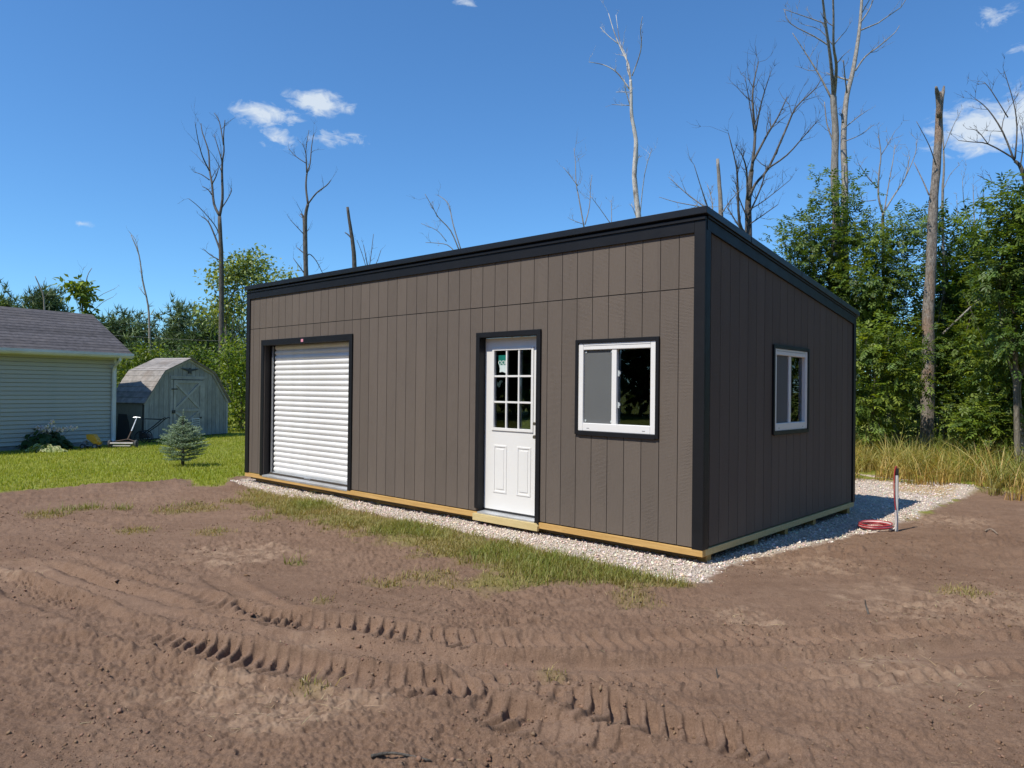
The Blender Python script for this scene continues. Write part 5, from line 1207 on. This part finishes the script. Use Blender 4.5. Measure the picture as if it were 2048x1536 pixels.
for x in (-.15, .09):
    for s in (-1, 1):
        mb = MB(); wheel(mb, (x, s*.085, .055), (0, 1, 0), .055, .04); w_ = mb.build('wheel', m_rubber, toy)
        mb = MB(); mb.disc((x, s*.108, .055), (0, 1, 0), .028, .008, 14); mb.build('hub', m_toygrey, w_)
g = gnd(246, 896.5); mow = empty('reel_mower', (g.x, g.y, gz1(g.x, g.y)), R(6)); tag(mow, 'old push reel mower with pale front bar by the downspout', 'mower')
for s in (-1, 1):
    mb = MB(); wheel(mb, (s*.32, 0, .105), (1, 0, 0), .105, .05); w_ = mb.build('wheel', m_rubber, mow)
    mb = MB(); mb.disc((s*.35, 0, .105), (1, 0, 0), .05, .012, 12); mb.build('hub', m_darkbrown, w_)
mb = MB(); mb.box(-.28, .28, -.11, -.07, .115, .15); mb.build('front_bar', m_pale_bar, mow, bevel=.006)
mb = MB(); mb.box(-.20, .22, -.12, -.09, .06, .078); mb.build('cutter_bar', m_pale_bar, mow)
for k in range(5):
    a0 = k*6.283/5; mb = MB(); pts = [Vector((-.27+.54*t/8, .02+.075*math.cos(a0+t*.13), .10+.075*math.sin(a0+t*.13))) for t in range(9)]; mb.tube(pts, .008, 4); mb.build('reel_blade', m_darkbrown, mow)
mb = MB(); mb.tube([(-.27, .1, .16), (.06, .16, .22), (.27, .1, .16)], .014, 6); mb.build('handle_yoke', m_darkbrown, mow)
mb = MB(); mb.tube([(.05, .15, .2), (.10, .26, .42)], [.022, .02], 8); hd = mb.build('handle', m_darkbrown, mow)
mb = MB(); mb.tube([(.10, .26, .42), (.165, .42, .76)], [.018, .014], 8); mb.build('upper_handle', m_steel, hd)
mb = MB(); mb.tube([(.08, .42, .765), (.165, .42, .775), (.26, .42, .765)], .013, 8); mb.build('grip', m_steel, hd)
g = gnd(296, 886); crt = empty('hand_cart', (g.x, g.y, gz1(g.x, g.y)), R(5)); tag(crt, 'black metal hand cart with sloping handle before the barn shed', 'cart')
for s in (-1, 1):
    mb = MB()
    pts = [Vector((-.12+.17*math.cos(t*.3142), s*.16, .17+.17*math.sin(t*.3142))) for t in range(21)]; mb.tube(pts, .014, 6, False); w_ = mb.build('wheel', m_iron, crt)
    mb = MB()
    for q in range(4): a = q*math.pi/4; mb.tube([(-.12-.16*math.cos(a), s*.16, .17-.16*math.sin(a)), (-.12+.16*math.cos(a), s*.16, .17+.16*math.sin(a))], .005, 4)
    mb.build('spokes', m_iron, w_)
    mb = MB(); mb.tube([(-.10, s*.13, .26), (.2, s*.13, .48), (.42, s*.13, .68), (.50, s*.13, .72), (.545, s*.13, .69)], .014, 6); mb.build('handle', m_iron, crt)
    mb = MB(); mb.tube([(-.13, s*.13, .1), (-.14, s*.13, .68), (.38, s*.13, .665)], .010, 6); mb.build('frame', m_iron, crt)
mb = MB(); mb.prism([(-.2, .14), (.12, .14), (.05, .22), (-.2, .34)], 1, -.12, .12); mb.build('tray', m_darkbrown, crt, bevel=.01)
mb = MB(); mb.tube([(-.12, -.17, .17), (-.12, .17, .17)], .012, 6); mb.build('axle', m_iron, crt)
mb = MB(); mb.tube([(.0, 0, .04), (.36, 0, .03)], .014, 6); mb.tube([(.3, -.12, .03), (.3, .12, .03)], .012, 6); mb.build('stand', m_iron, crt)
g = gnd(243, 884); g = Vector((g.x, g.y, 0)); mb = MB()
mb.add([(-.16, 0, 0), (.30, 0, 0), (.02, .22, .78), (-.22, .22, .80), (-.16, .03, 0), (.30, .03, 0), (.02, .25, .78), (-.22, .25, .80)], [(0,1,2,3), (7,6,5,4), (0,4,5,1), (1,5,6,2), (2,6,7,3), (3,7,4,0)])
o = mb.build('leaning_board', m_iron); o.location = g; tag(o, 'black board leaning in the shade between the garage and barn shed', 'board')

# ================================================================== pipe and coiled tubing
g = gnd(1793, 1064); pz = gz1(g.x, g.y)
pipe = empty('conduit_pipe', (g.x, g.y, pz)); tag(pipe, 'upright grey plastic pipe standing in the soil beside the gravel', 'pipe')
mb = MB(); mb.tube([(0, 0, -.06), (0, 0, .70)], .0185, 16); mb.build('shaft', m_pvc, pipe, smooth=False)
mb = MB(); mb.tube([(0, 0, .655), (0, 0, .70), (0, 0, .735)], [.0195, .0205, .017], 14); mb.build('cap', m_iron, pipe)
mb = MB(); mb.tube(smooth_path([(.0, -.005, .73), (-.012, -.01, .76), (-.028, -.012, .73), (-.04, -.015, .60), (-.038, -.02, .40), (-.026, -.03, .25)], 4), .0065, 6); mb.build('red_line', m_hose, pipe)
mb = MB(); mb.tube(smooth_path([(-.026, -.03, .25), (-.02, -.035, .12), (-.045, -.04, .04), (-.11, -.03, .015)], 4), .0065, 6); mb.build('pale_line', m_hosew, pipe)
g = gnd(1750, 1061); cz = gz1(g.x, g.y)+.012
coil = empty('tubing_coil', (g.x, g.y, cz)); tag(coil, 'coil of red and white tubing lying on the gravel edge by the pipe', 'tubing')
for k in range(6):
    r = .165+.011*(k % 3)-.006*(k//3); zz = .012*(k//2)+.014*(k % 2); ph = rnd.uniform(0, 6)
    pts = [Vector((r*math.cos(t*.2618)+.006*math.sin(2*t*.2618+ph), r*.92*math.sin(t*.2618), zz+.008*math.sin(t*.2618+ph)+.03*(1-math.cos(t*.2618+2))*.3)) for t in range(25)]
    mb = MB(); mb.tube(pts, .008, 6, False); mb.build('tube_loop', m_hosew if k in (1, 4) else m_hose, coil, smooth=True)

# ================================================================== sticks, log, leaning branch
def stick(name, label, pts, r, m=None):
    P = [Vector((q[0].x, q[0].y, gz1(q[0].x, q[0].y)+q[1])) for q in pts]; b = P[0].copy()
    mb = MB(); path = smooth_path([p-b for p in P], 4); mb.tube(path, [r*(1-.5*i/(len(path)-1)) for i in range(len(path))], 7, True, .12)
    o = mb.build(name, m or m_bark_dark, smooth=True); o.location = b; tag(o, label, 'stick'); return o
stick('stick', 'dark curved stick lying on the soil right in the foreground', [(gnd(742, 1528), .006), (gnd(770, 1523), .02), (gnd(800, 1524), .018), (gnd(862, 1533), .006)], .008)
stick('stick', 'short dark stick poking up out of the soil in front of the side wall', [(gnd(1738, 1229), -.01), (gnd(1732, 1222), .03), (gnd(1730, 1222), .075)], .008)
stick('stick', 'thin twig stuck upright in the smooth wheel rut', [(gnd(1436, 1350), -.01), (gnd(1434, 1349), .02), (gnd(1432, 1348), .045)], .006)
stick('stick', 'pale sliver of wood on the soil to the right of the pipe', [(gnd(1970, 1066), .006), (gnd(1982, 1065), .014), (gnd(1996, 1070), .006)], .010, m_bark_tan)
lg = at(1925, 914, 15.0); lg2 = at(2005, 921, 14.6); lg.z = .55; lg2.z = .46
mb = MB(); mb.tube([(0, 0, 0), (lg2-lg)*.5+Vector((0, 0, .03)), lg2-lg], [.07, .075, .06], 10, True, .08); o = mb.build('fallen_log', m_bark_tan, smooth=True); o.location = lg; tag(o, 'grey fallen log lying across the tall grass under the trees', 'log')
a, b = at(1885, 668, 17), at(1958, 598, 17.4); mb = MB(); mb.tube([(0, 0, 0), (b-a)*.5, b-a], [.024, .02, .014], 8, True, .08); o = mb.build('leaning_branch', m_bark_grey, smooth=True); o.location = a; tag(o, 'pale dead branch caught slanting among the ash leaves', 'branch')
